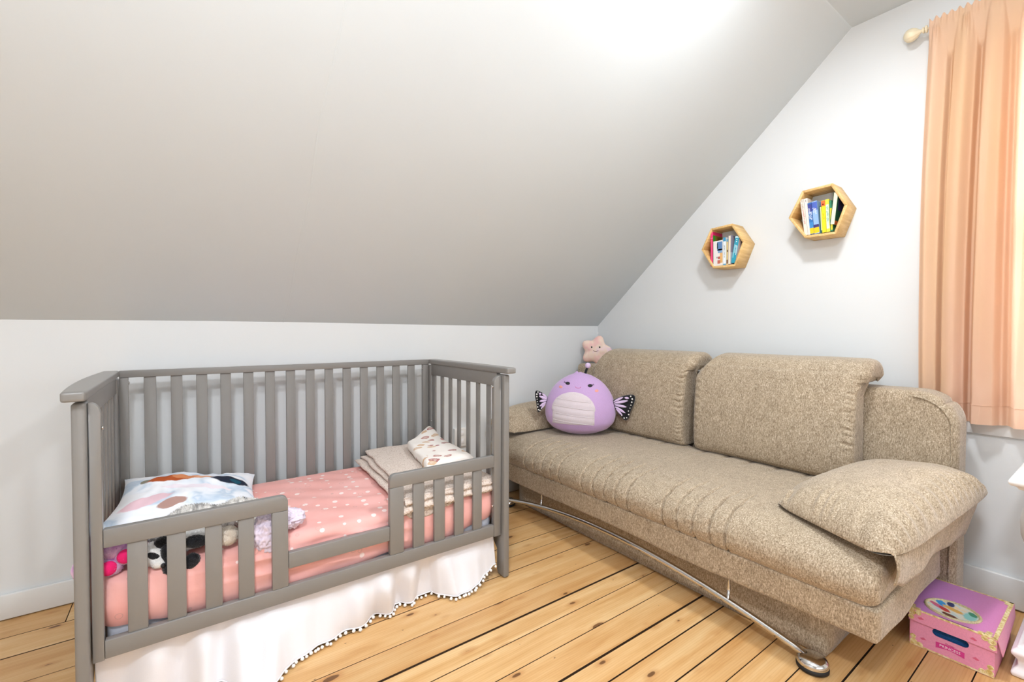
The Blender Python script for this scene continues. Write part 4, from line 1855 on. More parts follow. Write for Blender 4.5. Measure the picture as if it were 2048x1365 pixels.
# wings
def wing(sx, w, h, ox, oz, roty, yoff):
    pts = [(0.0, -0.012), (0.02, 0.020), (0.5, 0.062), (0.92, 0.080), (1.08, 0.066), (1.06, 0.02), (0.90, -0.05), (0.78, -0.115), (0.62, -0.132), (0.42, -0.105), (0.18, -0.055)]
    pts = [(p[0] * w, p[1] * h / 0.21) for p in pts]
    # smooth outline (Catmull-Rom)
    out = []
    n = len(pts)
    for i in range(n):
        p0, p1, p2, p3 = [Vector(pts[(i + k) % n]) for k in (-1, 0, 1, 2)]
        for k in range(5):
            t = k / 5
            out.append(0.5 * ((2 * p1) + (p2 - p0) * t + (2 * p0 - 5 * p1 + 4 * p2 - p3) * t * t + (3 * p1 - p0 - 3 * p2 + p3) * t ** 3))
    c = sum(out, Vector((0, 0))) / len(out)
    V, F = [], []
    N = len(out)
    th = 0.010
    for s_ in (-1, 1):
        V.append((sx * c.x, s_ * th, c.y))
        for k in (0.35, 0.7, 0.92, 1.0):
            y = s_ * th * math.sqrt(max(0.0, 1 - k ** 4))
            for p in out:
                q = c + (p - c) * k
                V.append((sx * q.x, y, q.y))
    per = 1 + 4 * N
    for s_ in (0, 1):
        b = s_ * per
        for i in range(N):
            F.append((b, b + 1 + i, b + 1 + (i + 1) % N))
            for k in range(3):
                a = b + 1 + k * N + i
                a2 = b + 1 + k * N + (i + 1) % N
                F.append((a, a + N, a2 + N, a2))
    o = link(cleanup(mesh(V, F)), 'wing', M_BLACKFUR, big, (ox, yoff, oz), smooth=True, label='black butterfly wing with lilac cells and white spots')
    o.rotation_euler = (0, roty, -sx * 0.42)
    # lilac cells
    cells = [((0.10, 0.012), (0.55, 0.055), 0.007), ((0.12, 0.0), (0.78, 0.030), 0.0085), ((0.14, -0.012), (0.74, -0.022), 0.0085),
             ((0.16, -0.028), (0.66, -0.070), 0.0085), ((0.22, -0.045), (0.52, -0.092), 0.006), ((0.62, 0.052), (0.82, 0.050), 0.007)]
    for (a, b, r) in cells:
        A = Vector((a[0] * w, 0, a[1] * h / 0.21))
        B = Vector((b[0] * w, 0, b[1] * h / 0.21))
        P_ = []
        rr = []
        for k in range(9):
            t = k / 8
            p = A.lerp(B, t)
            P_.append((sx * p.x, -th * 0.90, p.z))
            rr.append(r * (0.35 + 0.65 * math.sin(min(1, t * 1.15) * math.pi * 0.86)) if t < 0.99 else r * 0.25)
        v, f = tube(P_, rr, 10)
        v = [(q[0], -th * 0.90 + (q[1] + th * 0.90) * 0.30, q[2]) for q in v]
        sm('wing_cell', (v, f), M_POMLILAC, o)
    for (a, r) in (((0.90, 0.066), .0042), ((0.97, 0.045), .0052), ((0.95, 0.020), .0045), ((0.91, -0.004), .0036), ((0.87, -0.028), .003),
                   ((0.80, -0.052), .0034), ((0.81, -0.080), .0045), ((0.72, -0.108), .0036), ((0.60, -0.112), .0042), ((0.48, -0.094), .0028)):
        sm('wing_spot', blob((sx * a[0] * w, -th * 0.80, a[1] * h / 0.21), (r, 0.0035, r), (12, 8), amp=0), M_POM, o)
    return o


wing(1, 0.128, 0.155, 0.190, 0.195, 0.0, -0.012)
wing(-1, 0.080, 0.130, -0.196, 0.205, 0.10, 0.0)


# ================================================================== STAR PLUSH
def star():
    pts = []
    n = 5
    for k in range(100):
        a = 2 * math.pi * k / 100 + 0.22
        r = 0.103 + 0.017 * math.cos(n * (a - 1.30))
        pts.append((r * math.cos(a), r * math.sin(a)))
    V, F = [], []
    N = len(pts)
    for s_ in (-1, 1):
        V.append((0, s_ * 0.036, 0))
        for k in (0.2, 0.4, 0.6, 0.78, 0.9, 0.97, 1.0):
            y = s_ * 0.036 * (1 - k ** 2.6) ** 0.6
            for p in pts:
                V.append((p[0] * k, y, p[1] * k))
    per = 1 + 7 * N
    for s_ in (0, 1):
        b = s_ * per
        for i in range(N):
            F.append((b, b + 1 + i, b + 1 + (i + 1) % N))
            for k in range(6):
                a = b + 1 + k * N + i
                a2 = b + 1 + k * N + (i + 1) % N
                F.append((a, a + N, a2 + N, a2))
    return cleanup(mesh(V, F))


stt = thing('star_plush', 'pale pink and cream smiling star plush tucked behind the far sofa back cushion', 'soft toy', (-0.150, -0.125, 0.975), None, (0, 0, math.atan2(-0.70, -0.71) + math.pi / 2))
link(star(), 'body', M_STAR, stt, smooth=True)
for sx in (-1, 1):
    e = sm('eye', blob((sx * 0.030 - 0.004, -0.0365, 0.030), (0.0062, 0.003, 0.0068), (14, 10), amp=0), M_EYE, stt)
    sm('glint', blob((sx * 0.030 - 0.002, -0.0395, 0.033), (0.0016, 0.001, 0.0016), (8, 6), amp=0), M_POM, e)
sm('mouth', tube([(-0.004 + 0.019 * math.cos(a), -0.038, 0.010 + 0.013 * math.sin(a)) for a in [math.pi + 0.15 + (math.pi - 0.3) * k / 12 for k in range(13)]], 0.0011, 6), M_BROWN, stt)
sm('hanging_loop', tube([(0.012, 0, 0.128), (0.016, 0, 0.140), (0.012, 0, 0.150), (0.008, 0, 0.140), (0.012, 0, 0.128)], 0.0008, 5), M_POM, stt)


# ================================================================== HEXAGON SHELVES AND BOOKS
def hex_shelf(verts, x0, x1, label, band):
    cy = sum(v[0] for v in verts) / 6
    cz = sum(v[1] for v in verts) / 6
    root = thing('hexagon_shelf', label, 'shelf', (0, cy, cz), 'hexagonal wall shelves')
    t = 0.0125
    n = 6
    inner = []
    P_ = [Vector((v[0] - cy, v[1] - cz)) for v in verts]
    for i in range(n):
        p = P_[i]
        inner.append(p * (1 - t / (p.length * math.cos(math.pi / 6))))
    for i in range(n):
        a, b = P_[i], P_[(i + 1) % n]
        c, d = inner[(i + 1) % n], inner[i]
        v, f = extrude_poly([tuple(a), tuple(b), tuple(c), tuple(d)], 'x', x0, x1)
        o = sm('panel', (v, f), M_SHELF, root, smooth=False)
        fix(o.data)
        bevel(o, 0.0012, 1)
    return root


HL = [(-0.973, 1.628), (-1.033, 1.748), (-1.166, 1.754), (-1.240, 1.637), (-1.186, 1.503), (-1.050, 1.505)]
HR = [(-1.469, 1.724), (-1.533, 1.851), (-1.668, 1.856), (-1.733, 1.737), (-1.686, 1.603), (-1.548, 1.605)]
# grow backwards so that the back rim sits on the wall
hex_shelf(HL, -0.120, -0.001, 'smaller-looking hexagonal pine wall shelf of books, nearer the sloping ceiling', 0)
hex_shelf(HR, -0.120, -0.001, 'larger-looking hexagonal pine wall shelf of books, nearer the curtain', 0)

_bm = {}


def cmat(hexc, rough=0.5):
    if hexc not in _bm:
        _bm[hexc] = plain('print_' + hexc[1:], hexc, rough)
    return _bm[hexc]


def book(yz, x0, depth, cover, label, spine_cols=(), group='', text=None, pages='#F0E3C8', open_front=False, cover_side=(), title_col='#FFFFFF'):
    """yz: TL, TR, BR, BL of the spine in (y, z). Spine faces -x. open_front: page block faces the room."""
    TL, TR, BR, BL = [Vector(p) for p in yz]
    c = (TL + TR + BR + BL) / 4
    up = ((TL + TR) / 2 - (BL + BR) / 2)
    h = up.length
    up.normalize()
    right = Vector((up.y, -up.x))          # towards -y
    if right.x > 0:
        right = -right
    w = max(0.006, (((TL - TR).length + (BL - BR).length) / 2)) - 0.0006
    root = thing('book', label, 'book', (x0, c.x, c.y), group)
    # local frame: y' = right, z' = up
    ang_ = math.atan2(-up.x, up.y)
    root.rotation_euler = (ang_, 0, 0)
    sgn = -1.0   # local +y points to world +y (image left)
    ct = 0.0012
    mcov = cmat(cover)
    if not open_front:
        parts = [(0, ct, -w / 2, w / 2, -h / 2, h / 2), (ct, depth, w / 2 - ct, w / 2, -h / 2, h / 2), (ct, depth, -w / 2, -w / 2 + ct, -h / 2, h / 2)]
        pg = (ct, depth - 0.003, -w / 2 + ct, w / 2 - ct, -h / 2 + 0.003, h / 2 - 0.003)
    else:
        parts = [(depth - ct, depth, -w / 2, w / 2, -h / 2, h / 2), (0, depth - ct, w / 2 - ct, w / 2, -h / 2, h / 2), (0, depth - ct, -w / 2, -w / 2 + ct, -h / 2, h / 2)]
        pg = (0.0025, depth - ct, -w / 2 + ct, w / 2 - ct, -h / 2 + 0.003, h / 2 - 0.003)
    link(boxes(parts), 'cover', mcov, root)
    link(boxes([pg]), 'pages', cmat(pages, 0.8), root)
    # coloured areas printed on the spine: (y0,y1 0..1 from image left, z0,z1 0..1 from bottom, colour)
    for (a, b, z0, z1, cc) in spine_cols:
        ya, yb = w / 2 - a * w, w / 2 - b * w
        link(boxes([(-0.0003, 0.0002, yb, ya, -h / 2 + z0 * h, -h / 2 + z1 * h)]), 'spine_print', cmat(cc), root)
    for (a, b, z0, z1, cc) in cover_side:
        link(boxes([(a * depth, b * depth, -w / 2 - 0.0003, -w / 2 + 0.0002, -h / 2 + z0 * h, -h / 2 + z1 * h)]), 'cover_print', cmat(cc), root)
    if text:
        for (body, size, tz, ty, tcol) in text:
            vf = text_vf(body, size)
            # text plane: local x of text -> -z (reads downwards), local y of text -> towards image right... rotated 90 deg clockwise
            mtx = Matrix(((0, 0, -1, -0.0006), (0, 1, 0, w / 2 - ty * w), (-1, 0, 0, -h / 2 + tz * h), (0, 0, 0, 1)))
            v, f = xf(vf, mtx)
            link(mesh(v, f), 'lettering', cmat(tcol), root)
    return root


GL, GR = 'books on the shelf nearer the slope', 'books on the shelf nearer the curtain'
XF = -0.112
book([(-1.027, 1.728), (-1.043, 1.728), (-1.046, 1.521), (-1.030, 1.521)], XF, 0.105, '#D81E62', 'tall crimson pink book with flowered bands, leftmost on the shelf nearer the slope',
     [(0, 1, 0.80, 0.84, '#F06A98'), (0, 1, 0.86, 1, '#E8487E'), (0.2, 0.7, 0.1, 0.78, '#EE5484'), (0, 1, 0, 0.08, '#C2135A')], GL,
     cover_side=[(0, 1, 0, 0.9, '#2E8A1E'), (0.25, 1, 0.45, 0.9, '#D98A2A'), (0.45, 1, 0.45, 0.85, '#9A4A24')], text=None)
book([(-1.0475, 1.668), (-1.1055, 1.668), (-1.108, 1.5185), (-1.050, 1.5185)], XF - 0.004, 0.100, '#E9E4DF', 'wide white book with a blue and brown painted picture, beside the tall crimson pink book',
     [(0.42, 0.98, 0.60, 0.95, '#5C84B4'), (0.50, 0.98, 0.50, 0.66, '#7FA0C4'), (0.72, 1, 0.10, 0.50, '#E2B070'), (0.45, 0.75, 0.08, 0.22, '#C56A58'), (0.5, 0.72, 0.26, 0.36, '#B8554C'), (0.36, 0.44, 0.30, 0.36, '#3E5C40'), (0.40, 0.5, 0.68, 0.9, '#2F6B62')], GL)
book([(-1.1075, 1.682), (-1.1235, 1.682), (-1.1255, 1.5185), (-1.1095, 1.5185)], XF, 0.10, '#EAF1F4', 'slim white book with light blue head and foot on the shelf nearer the slope',
     [(0, 1, 0.86, 1.0, '#3E98C4'), (0, 1, 0, 0.05, '#58A2C6')], GL, text=[('THE DAY I LOST MY', 0.0085, 0.50, 0.5, '#5B6A72')])
book([(-1.1255, 1.670), (-1.1365, 1.670), (-1.1375, 1.5185), (-1.1265, 1.5185)], XF + 0.004, 0.10, '#D8BE84', 'thin mustard book with dark flecks on the hexagonal shelf nearer the slope',
     [(0, 1, 0.05, 0.2, '#8A6440'), (0, 1, 0.9, 1, '#6FA6BE'), (0.3, 0.9, 0.5, 0.58, '#6B5236')], GL)
book([(-1.1395, 1.690), (-1.1545, 1.690), (-1.1535, 1.5185), (-1.1385, 1.5185)], XF, 0.10, '#A8A2B4', 'grey-covered book with cream page edges facing out, on the shelf nearer the slope',
     [], GL, pages='#F1E4C6', open_front=True, cover_side=[(0.0, 1, 0.0, 0.42, '#D9DDE4'), (0.35, 0.6, 0.45, 0.62, '#7A2F52')])
book([(-1.181, 1.679), (-1.206, 1.674), (-1.182, 1.522), (-1.157, 1.527)], XF, 0.098, '#2F9DB6', 'teal book with white speckled pattern leaning right on the shelf nearer the slope',
     [(0, 1, 0.93, 1, '#BFE3EA'), (0.1, 0.3, 0.2, 0.7, '#8CCEDA'), (0.7, 0.85, 0.3, 0.65, '#CDEBF0'), (0.35, 0.6, 0.78, 0.82, '#E4F4F6'), (0.35, 0.6, 0.85, 0.89, '#E4F4F6')], GL,
     text=[('BEST DAY', 0.011, 0.52, 0.5, '#EAF8FA')], pages='#F4F2EE', cover_side=[(0, 1, 0, 1, '#D8CFD4'), (0.3, 0.9, 0.5, 0.85, '#5B3F4C')])

book([(-1.520, 1.809), (-1.5365, 1.809), (-1.5605, 1.621), (-1.544, 1.621)], XF, 0.100, '#E9DACD', 'tall ivory book with faint red lettering, leftmost and leaning on the shelf nearer the curtain', [], GR,
     text=[('R.L. COLE', 0.010, 0.86, 0.5, '#8A7F78'), ('Travelling to Find', 0.011, 0.52, 0.5, '#C98A80')])
book([(-1.5375, 1.810), (-1.554, 1.810), (-1.578, 1.621), (-1.5615, 1.621)], XF, 0.100, '#EBE0D4', 'tall ivory book half hidden by the blue board books on the shelf nearer the curtain', [], GR,
     text=[('ABC', 0.006, 0.93, 0.5, '#6B6460')])
book([(-1.5555, 1.783), (-1.5735, 1.783), (-1.590, 1.6205), (-1.572, 1.6205)], XF - 0.003, 0.100, '#2C6FB2', 'dark blue board book with white lettering and a yellow foot beside the ivory books',
     [(0, 1, 0.02, 0.20, '#F9C40F'), (0, 1, 0.72, 0.96, '#3C3F8E'), (0, 1, 0.20, 0.38, '#3A86C4')], GR, text=[('Good Dog', 0.013, 0.66, 0.28, '#F4F6FA'), ('Bad Cat', 0.013, 0.58, 0.70, '#F4F6FA')])
book([(-1.5750, 1.787), (-1.5985, 1.787), (-1.614, 1.6205), (-1.5905, 1.6205)], XF - 0.003, 0.100, '#8FB2E0', 'pale blue board book with white lettering and yellow foot, right of the dark blue one',
     [(0, 1, 0.02, 0.19, '#FBC40C'), (0, 1, 0.19, 0.28, '#3B2F6E'), (0, 1, 0.72, 0.97, '#4A62B8')], GR, text=[('Super', 0.012, 0.72, 0.26, '#F4F6FA'), ('Bunny', 0.012, 0.68, 0.60, '#F4F6FA')])
book([(-1.6065, 1.757), (-1.6155, 1.757), (-1.6235, 1.6205), (-1.6145, 1.6205)], XF + 0.004, 0.09, '#2C5A4C', 'thin dark green book with a pale half between the pale blue and yellow books',
     [(0.5, 1, 0.1, 0.97, '#E9E6A8')], GR)
book([(-1.6165, 1.782), (-1.6335, 1.781), (-1.6415, 1.621), (-1.6245, 1.621)], XF, 0.100, '#F6E21C', 'bright yellow book with an orange head on the shelf nearer the curtain',
     [(0, 1, 0.82, 0.99, '#EE6A30'), (0.3, 0.6, 0.86, 0.90, '#FBE9D8')], GR, text=[('Go Car', 0.0105, 0.50, 0.5, '#B89A10')])
book([(-1.6345, 1.784), (-1.6505, 1.783), (-1.6585, 1.621), (-1.6425, 1.621)], XF, 0.100, '#F5E440', 'yellow book with green lettering on a pale green spine, on the shelf nearer the curtain',
     [(0.1, 0.92, 0.10, 0.84, '#CFE6CE')], GR, text=[('Go, Train, Go!', 0.0125, 0.55, 0.5, '#1F7F6A')])
book([(-1.6515, 1.775), (-1.6625, 1.774), (-1.6705, 1.621), (-1.6595, 1.621)], XF, 0.095, '#2E7B58', 'green-topped narrow book with a yellow lower spine on the shelf nearer the curtain',
     [(0.2, 1, 0.05, 0.75, '#D8C62A')], GR)
book([(-1.6735, 1.812), (-1.6935, 1.8095), (-1.6790, 1.6505), (-1.6590, 1.653)], XF - 0.006, 0.105, '#14563C', 'big dark green book with cream page edges facing out, rightmost on its shelf',
     [], GR, pages='#F3E6C8', open_front=True, cover_side=[(0.15, 0.8, 0.45, 0.8, '#2A2456'), (0.0, 0.5, 0.0, 0.12, '#C8642C')])

# ================================================================== CURTAIN AND ROD
rod = thing('curtain_rod', 'thin cream curtain rod with a fluted ball finial, above the window', 'curtain rod')
RX, RZ = -0.062, 2.452
sm('pole', tube([(RX, -1.985, RZ), (RX, -3.5, RZ)], 0.0055, 12), M_ROD, rod)
fin = []
prof = [(0.004, 0.0), (0.013, 0.002), (0.013, 0.006), (0.006, 0.010), (0.009, 0.016), (0.019, 0.026), (0.0255, 0.038), (0.027, 0.048), (0.024, 0.060), (0.015, 0.069), (0.003, 0.073)]
V, F = [], []
SEG = 48
for r, z in prof:
    for k in range(SEG):
        a = 2 * math.pi * k / SEG
        rr = r * (1 + (0.07 * abs(math.cos(5 * a)) if z > 0.015 else 0))
        V.append((RX + rr * math.cos(a), -1.990 + z, RZ + rr * math.sin(a)))
for i in range(len(prof) - 1):
    for k in range(SEG):
        F.append((i * SEG + k, i * SEG + (k + 1) % SEG, (i + 1) * SEG + (k + 1) % SEG, (i + 1) * SEG + k))
F.append(tuple(range(SEG)))
F.append(tuple((len(prof) - 1) * SEG + k for k in range(SEG)))
fo = sm('finial', (V, F), M_ROD, rod)
fix(fo.data)
sm('collar', [(RX + 0.0, 0, 0)] and xf(lathe([(0.006, -0.004), (0.015, -0.003), (0.016, 0.0), (0.015, 0.003), (0.006, 0.004)], 20), Matrix.Translation((RX, -1.996, RZ)) @ Matrix.Rotation(R_(90), 4, 'X')), M_ROD, rod)
sm('bracket', tube([(RX, -2.012, RZ - 0.004), (RX + 0.02, -2.012, RZ - 0.006), (-0.001, -2.012, RZ - 0.006)], 0.005, 8), M_ROD, rod)

cur = thing('curtain', 'apricot cotton curtain panel gathered on the rod beside the window', 'curtain')
CY0, CY1 = -2.008, -2.46


folds = [(0.0, .2), (0.05, .9), (0.13, .3), (0.16, -1.1), (0.19, .7), (0.27, .9), (0.33, 0.2), (0.36, -1.2), (0.40, 1.0), (0.50, .7), (0.54, -0.4), (0.57, -1.0), (0.62, 1.0), (0.80, 0.5), (0.90, -0.8), (1.0, 0.6)]


def curtain_pt(u, v):
    z = 2.478 + (0.745 - 2.478) * v
    # width profile: narrow at the heading
    w = 1.0 + 0.05 * v
    y = CY0 + (CY1 - CY0) * u
    y += 0.018 * math.sin(v * 2.6) * (1 - u) + 0.0
    if u < 0.2:
        y -= 0.012 * max(0.0, (v - 0.93) / 0.07) * (1 - u / 0.2)
    drift = 0.035 * v * math.sin(u * 5.5)
    d = lerp_tab(folds, min(1.0, max(0.0, u + drift)))
    a = 0.010 + 0.024 * min(1.0, v * 3.0)
    x = -0.060 - a * d
    x -= 0.010 * math.sin(u * 31 + v * 2.2) * (1 - 0.5 * v)
    # gathers at the rod pocket
    gth = math.exp(-(v / 0.05) ** 2)
    x -= 0.007 * gth * math.sin(u * 150 + 4 * math.sin(u * 21))
    z += 0.008 * gth * math.sin(u * 118 + 2) * (1 if v < 0.01 else 0.3)
    x -= 0.004 * nz3((u * 4, v * 2.0, 0), 1.7)
    # soft breaks near the hem
    x -= 0.006 * math.exp(-((v - 0.95) / 0.05) ** 2) * math.sin(u * 25 + v * 30)
    if 0.022 <= v < 0.10:
        x = min(x, -0.0745 + 0.35 * (v - 0.022))
    # pocket wraps around the rod
    if v < 0.022:
        x = -0.0745 - 0.004 * (0.5 + 0.5 * math.sin(u * 150))
    return (max(-0.098, min(x, -0.022)), y, z)


co = sm('panel', grid(260, 120, curtain_pt), M_CURTAIN, cur)


def hem_pt(u, v):
    x, y, z = curtain_pt(u, 0.955)
    return (x - 0.0012, y, z)


sm('hem_stitch', tube([hem_pt(k / 200, 0) for k in range(201)], 0.0008, 4), M_CURTAIN, cur)


def header_back(u, v):
    x, y, z = curtain_pt(u, 0.0)
    return (RX + 0.012 + 0.004 * math.sin(u * 140), y, z - 0.05 * v)


# ================================================================== STORAGE BOX
bx = thing('storage_box', 'pink and purple cardboard storage box with gold scrolls on the floor by the sofa end', 'box', (-0.445, -2.205, 0))
P_SIDE = plain('box_pink', '#E796B4', 0.45, var=0.06, bscale=260)


def mat_lid():
    m = NT('box_lid_print', 0.42, spec=0.4)
    v = m.coords('Object')
    sep = m.n('ShaderNodeSeparateXYZ')
    m.link(v, sep.inputs[0])
    g = m.math('ADD', m.math('MULTIPLY', sep.outputs[1], -4.0), 0.5)
    col = m.ramp(g, [(0.0, lin('#C08AD0')), (0.5, lin('#CE86C6')), (1.0, lin('#DE82B4'))])
    m.base(m.mix(0.15, col, m.ramp(m.noise(v, 280, 2), [(0.3, lin('#C078B8')), (0.7, lin('#E8A8D8'))])))
    return m.m


def mat_oval():
    m = NT('box_picture', 0.4)
    v = m.coords('Object')
    wob = m.noise(v, 70, 3)
    col = m.ramp(m.noise(v, 45, 2), [(0.35, lin('#BFDCE4')), (0.5, lin('#E6E6DA')), (0.65, lin('#F2D8B0'))])
    for cx, cy, rx, ry, rot, c in ((0.030, 0.035, 0.026, 0.012, 0.5, '#2E9BE0'), (0.045, 0.012, 0.020, 0.010, 0.2, '#1E2E6E'), (0.0, 0.04, 0.03, 0.010, 0.9, '#D8688C'),
                                   (-0.012, 0.018, 0.020, 0.010, 0.8, '#C43A3A'), (0.01, 0.0, 0.03, 0.012, 1.2, '#E2B45E'), (-0.045, 0.0, 0.022, 0.010, 1.3, '#6A4030'),
                                   (0.0, -0.045, 0.03, 0.016, 0, '#8CCFCB'), (0.022, -0.048, 0.018, 0.010, 0.6, '#2F8F6E')):
        col = m.mix(m.ellipse(v, cx, cy, rx, ry, rot, 0.15, 'xy', wob), col, lin(c))
    m.base(col)
    return m.m


def mat_gold():
    m = NT('box_gold', 0.4)
    v = m.coords('Object')
    m.base(m.ramp(m.noise(v, 90, 2), [(0.35, lin('#CBAA62')), (0.5, lin('#E2CB8E')), (0.65, lin('#F0E3B8'))]))
    return m.m


M_GOLD = mat_gold()
M_LID = mat_lid()
# body: front (−x) wall with the handle slot
bw, bd, bh = 0.106, 0.158, 0.128


def wall_with_slot():
    ys, ye = -bw, bw
    sy, z0, z1 = 0.046, 0.062, 0.088
    n = 8
    outer = [(ys, 0.0), (ye, 0.0), (ye, bh), (ys, bh)]
    slot = []
    r = (z1 - z0) / 2
    zc = (z0 + z1) / 2
    for k in range(n + 1):
        a = -math.pi / 2 + math.pi * k / n
        slot.append((sy - r + r * math.cos(a), zc + r * math.sin(a)))
    for k in range(n + 1):
        a = math.pi / 2 + math.pi * k / n
        slot.append((-sy + r + r * math.cos(a), zc + r * math.sin(a)))
    bm = bmesh.new()
    ov = [bm.verts.new((-bd, p[0], p[1])) for p in outer]
    sv_ = [bm.verts.new((-bd, p[0], p[1])) for p in slot]
    es = [bm.edges.new((ov[i], ov[(i + 1) % 4])) for i in range(4)]
    es += [bm.edges.new((sv_[i], sv_[(i + 1) % len(sv_)])) for i in range(len(sv_))]
    bmesh.ops.triangle_fill(bm, use_beauty=True, edges=es)
    me = bpy.data.meshes.new('w')
    bm.to_mesh(me)
    bm.free()
    return me


wo = link(wall_with_slot(), 'front_wall', P_SIDE, bx)
md = wo.modifiers.new('solid', 'SOLIDIFY')
md.thickness = 0.003
md.offset = 0
link(boxes([(-bd, bd, -bw, -bw + 0.003, 0.001, bh), (-bd, bd, bw - 0.003, bw, 0.001, bh), (bd - 0.003, bd, -bw, bw, 0.001, bh), (-bd, bd, -bw, bw, 0.0005, 0.003)]), 'carton', P_SIDE, bx)
sm('blue_cloth', rbox(0.12, 0.085, 0.045, 0.02, (16, 16, 8), lambda p, q: p * (1 + 0.06 * nz3(p, 30))), plain('blue_cloth', '#0E4E86', 0.85, bump=0.5, bscale=260, var=0.3), bx, (-0.025, 0, 0.055), label='folded dark blue cloth inside')
# lid
lw, ld = 0.111, 0.166
lid = link(boxes([(-ld, ld, -lw, lw, bh + 0.002, bh + 0.006)]), 'lid', M_LID, bx)
lid.location = (0, 0, 0)
link(boxes([(-ld, -ld + 0.003, -lw, lw, 0.090, bh + 0.005)]), 'lid_flap', P_SIDE, bx)
# right flap is bent outwards, leaving a dark gap
fv = [(-ld, -lw, bh + 0.004), (ld, -lw, bh + 0.004), (ld, -lw - 0.003, 0.088), (-ld + 0.010, -lw - 0.011, 0.080)]
fo = sm('lid_flap', (fv, [(0, 1, 2, 3)]), P_SIDE, bx, smooth=False)
md = fo.modifiers.new('solid', 'SOLIDIFY')
md.thickness = 0.002
link(boxes([(-ld, ld, lw - 0.003, lw, 0.090, bh + 0.005)]), 'lid_flap', P_SIDE, bx)
# printed gold edging
e = 0.0008
zt = bh + 0.006
link(boxes([(-ld - e, -ld + 0.003, -lw, lw, zt - 0.004, zt + e), (-ld, ld, -lw - e, -lw + 0.010, zt - 0.001, zt + e), (ld - 0.007, ld, -lw, lw, zt - 0.001, zt + e)]), 'gold_edging', M_GOLD, bx)
link(boxes([(-bd - 0.002, -bd - 0.001, -bw, bw, 0.001, 0.006)]), 'gold_edging', M_GOLD, bx)


def scroll(cy, cz, sy, sz, s=1.0):
    """a corner ornament of two curls on the front plane"""
    parts = []
    for (a, b, r) in ((0.012, 0.012, 0.0095), (0.030, 0.008, 0.0075), (0.010, 0.031, 0.0075)):
        yc, zc = cy + sy * a * s, cz + sz * b * s
        ptsL = []
        for k in range(22):
            t = k / 21
            an = t * 2.6 * math.pi
            rr = r * s * (1 - 0.72 * t)
            ptsL.append((0, yc + rr * math.cos(an) * -sy, zc + rr * math.sin(an) * sz))
        parts.append(tube(ptsL, [0.0020 * s * (1 - 0.5 * k / 21) for k in range(22)], 6))
        parts.append(blob((0, yc, zc), (0.0015, 0.0030 * s, 0.0030 * s), (10, 6), amp=0))
        # backing
        parts.append(([(0.0008, yc + r * 1.1 * math.cos(q), zc + r * 1.1 * math.sin(q)) for q in [2 * math.pi * k / 16 for k in range(16)]], [tuple(range(16))]))
    v, f = merge(*parts)
    v = [(Vector(p).x * 0.35, Vector(p).y, Vector(p).z) for p in v]
    return v, f


for cy, cz, sy, sz, x in ((bw, 0.002, -1, 1, -bd - 0.0022), (-bw, 0.002, 1, 1, -bd - 0.0022), (lw, zt - 0.003, -1, -1, -ld - 0.0008), (-lw, zt - 0.003, 1, -1, -ld - 0.0008)):
    sm('corner_scroll', scroll(cy, cz, sy, sz, 0.95), M_GOLD, bx, (x, 0, 0))
for cx, cy, sx, sy in ((-ld + 0.002, -lw + 0.012, 1, 1), (ld, -lw + 0.004, -1, 1), (-ld + 0.002, lw, 1, -1)):
    v, f = scroll(0, 0, 1, 1, 0.85)
    v = [(cx + sx * p[2], cy + sy * p[1], zt + 0.0008 - 0.5 * p[0]) for p in v]
    sm('corner_scroll', (v, f), M_GOLD, bx)
# oval frame and picture (plain colours in place of the printed figures)
oc = (-0.075, 0.010)
ov_ = []
for k in range(61):
    a = 2 * math.pi * k / 60
    ov_.append((oc[0] + 0.066 * math.cos(a), oc[1] + 0.070 * math.sin(a), zt + 0.0012))
sm('oval_frame', tube(ov_, [0.0042 + 0.0012 * (k % 2) for k in range(61)], 6), plain('oval_frame_gold', '#C9BC92', 0.5, var=0.2, bscale=200), bx)
v = [(0, 0, 0)] + [(0.064 * math.cos(2 * math.pi * k / 48), 0.068 * math.sin(2 * math.pi * k / 48), 0) for k in range(48)]
f = [(0, 1 + k, 1 + (k + 1) % 48) for k in range(48)]
sm('picture', (v, f), mat_oval(), bx, (oc[0], oc[1], zt + 0.001), smooth=False)
# slit in the lid
link(boxes([(-ld + 0.007, -ld + 0.009, -0.055, 0.030, zt, zt + 0.0004)]), 'slot', M_RUBBER, bx)
# banner with lettering
MAG = cmat('#D63B8C')
ban = []
for k in range(21):
    t = k / 20
    yy = 0.036 - 0.072 * t
    zz = 0.034 + 0.004 * math.sin(t * math.pi) - 0.0
    ban.append((yy, zz))
v, f = [], []
for k, (yy, zz) in enumerate(ban):
    hgt = 0.0075 + 0.0025 * abs(2 * k / 20 - 1)
    v += [(-bd - 0.0022, yy, zz - hgt), (-bd - 0.0022, yy, zz + hgt)]
f = [(2 * k, 2 * k + 1, 2 * k + 3, 2 * k + 2) for k in range(20)]
sm('banner', (v, f), MAG, bx, smooth=False)
def front_text(body, size, y, z, col):
    vf = text_vf(body, size)
    mtx = Matrix(((0, 0, -1, -bd - 0.0028), (-1, 0, 0, y), (0, 1, 0, z), (0, 0, 0, 1)))
    v, f = xf(vf, mtx)
    link(mesh(v, f), 'lettering', cmat(col), bx)


front_text('PRINCESS', 0.0125, 0.0, 0.0365, '#FBE6F0')
front_text('Disney', 0.0085, 0.0, 0.0490, '#C9257E')
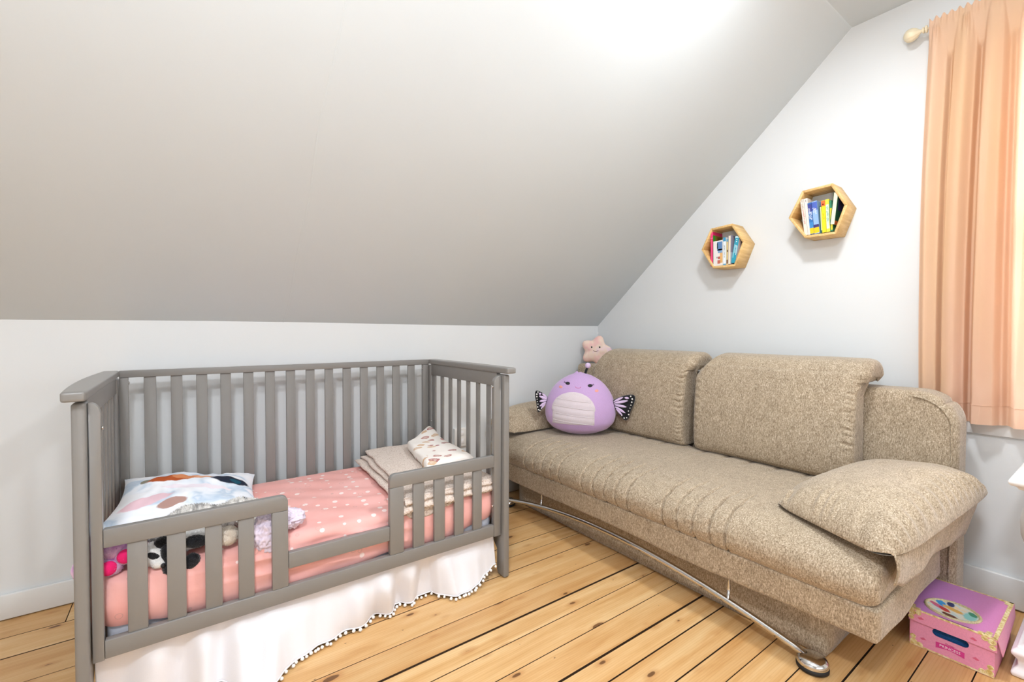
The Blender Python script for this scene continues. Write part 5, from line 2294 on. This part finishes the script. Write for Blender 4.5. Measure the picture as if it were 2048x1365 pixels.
# leaf flourishes
for yy, zz, s in ((0.072, 0.030, 1), (-0.066, 0.036, -1), (0.078, 0.102, 1), (-0.060, 0.102, -1)):
    x = -bd - 0.0022 if zz < 0.08 else -ld - 0.0008
    v = [(x, yy, zz), (x, yy - s * 0.012, zz + 0.004), (x, yy - s * 0.004, zz + 0.010), (x, yy + s * 0.006, zz + 0.004)]
    sm('leaf_print', (v, [(0, 1, 2, 3)]), cmat('#D5607F'), bx, smooth=False)

# ================================================================== WHITE PEDESTAL TABLE (cut by the frame)
tb = thing('pedestal_table', 'white painted pedestal table with a turned column, at the right edge under the window', 'table', (-0.375, -2.500, 0))


def stack(levels):
    """square mouldings: list of (half, z)"""
    V, F = [], []
    for h, z in levels:
        V += [(-h, -h, z), (h, -h, z), (h, h, z), (-h, h, z)]
    for i in range(len(levels) - 1):
        for k in range(4):
            F.append((i * 4 + k, i * 4 + (k + 1) % 4, (i + 1) * 4 + (k + 1) % 4, (i + 1) * 4 + k))
    F.append((3, 2, 1, 0))
    b = (len(levels) - 1) * 4
    F.append((b, b + 1, b + 2, b + 3))
    return V, F


o = sm('base', stack([(0.160, 0.0), (0.163, 0.012), (0.158, 0.022), (0.148, 0.038), (0.150, 0.055), (0.162, 0.072), (0.163, 0.082), (0.150, 0.094), (0.150, 0.102), (0.140, 0.104), (0.128, 0.118), (0.10, 0.126)]), M_WHITE, tb, smooth=False)
bevel(o, 0.004, 2)
sm('column', lathe([(0.09, 0.124), (0.10, 0.15), (0.085, 0.17), (0.08, 0.22), (0.085, 0.28), (0.10, 0.33), (0.125, 0.36), (0.150, 0.39), (0.162, 0.43), (0.165, 0.48), (0.158, 0.515), (0.140, 0.535),
                    (0.120, 0.545), (0.120, 0.56), (0.125, 0.600)], 40), M_WHITE, tb)
o = sm('tabletop', stack([(0.125, 0.596), (0.140, 0.600), (0.142, 0.608), (0.155, 0.612), (0.158, 0.620), (0.172, 0.625), (0.177, 0.633), (0.175, 0.642), (0.165, 0.647)]), M_WHITE, tb, smooth=False)
bevel(o, 0.003, 2)
o = sm('tabletop_rim', merge(stack([(0.150, 0.646), (0.150, 0.652), (0.146, 0.655)])), M_WHITE, tb, smooth=False)
tr = sm('small_dish', lathe([(0.0, 0.0), (0.045, 0.0), (0.055, 0.008), (0.070, 0.020), (0.072, 0.024), (0.066, 0.022), (0.045, 0.010), (0.0, 0.008)], 32), M_WHITEPL, None, (-0.300, -2.435, 0.656))
tag(tr, 'small white dish on top of the pedestal table at the right edge', 'dish')

# ================================================================== WALL OUTLET
out = thing('wall_outlet', 'white wall outlet on the low wall, seen through the right end slats of the crib', 'outlet', (-1.272, 0.0, 0.44))
o = link(boxes([(-0.048, 0.048, -0.020, 0.0, -0.060, 0.060)]), 'cover_plate', M_WHITEPL, out)
bevel(o, 0.004, 2)
for z in (-0.026, 0.026):
    o = link(boxes([(-0.018, 0.018, -0.0225, -0.0195, z - 0.016, z + 0.016)]), 'socket', M_WHITE, out)
    bevel(o, 0.001, 1)
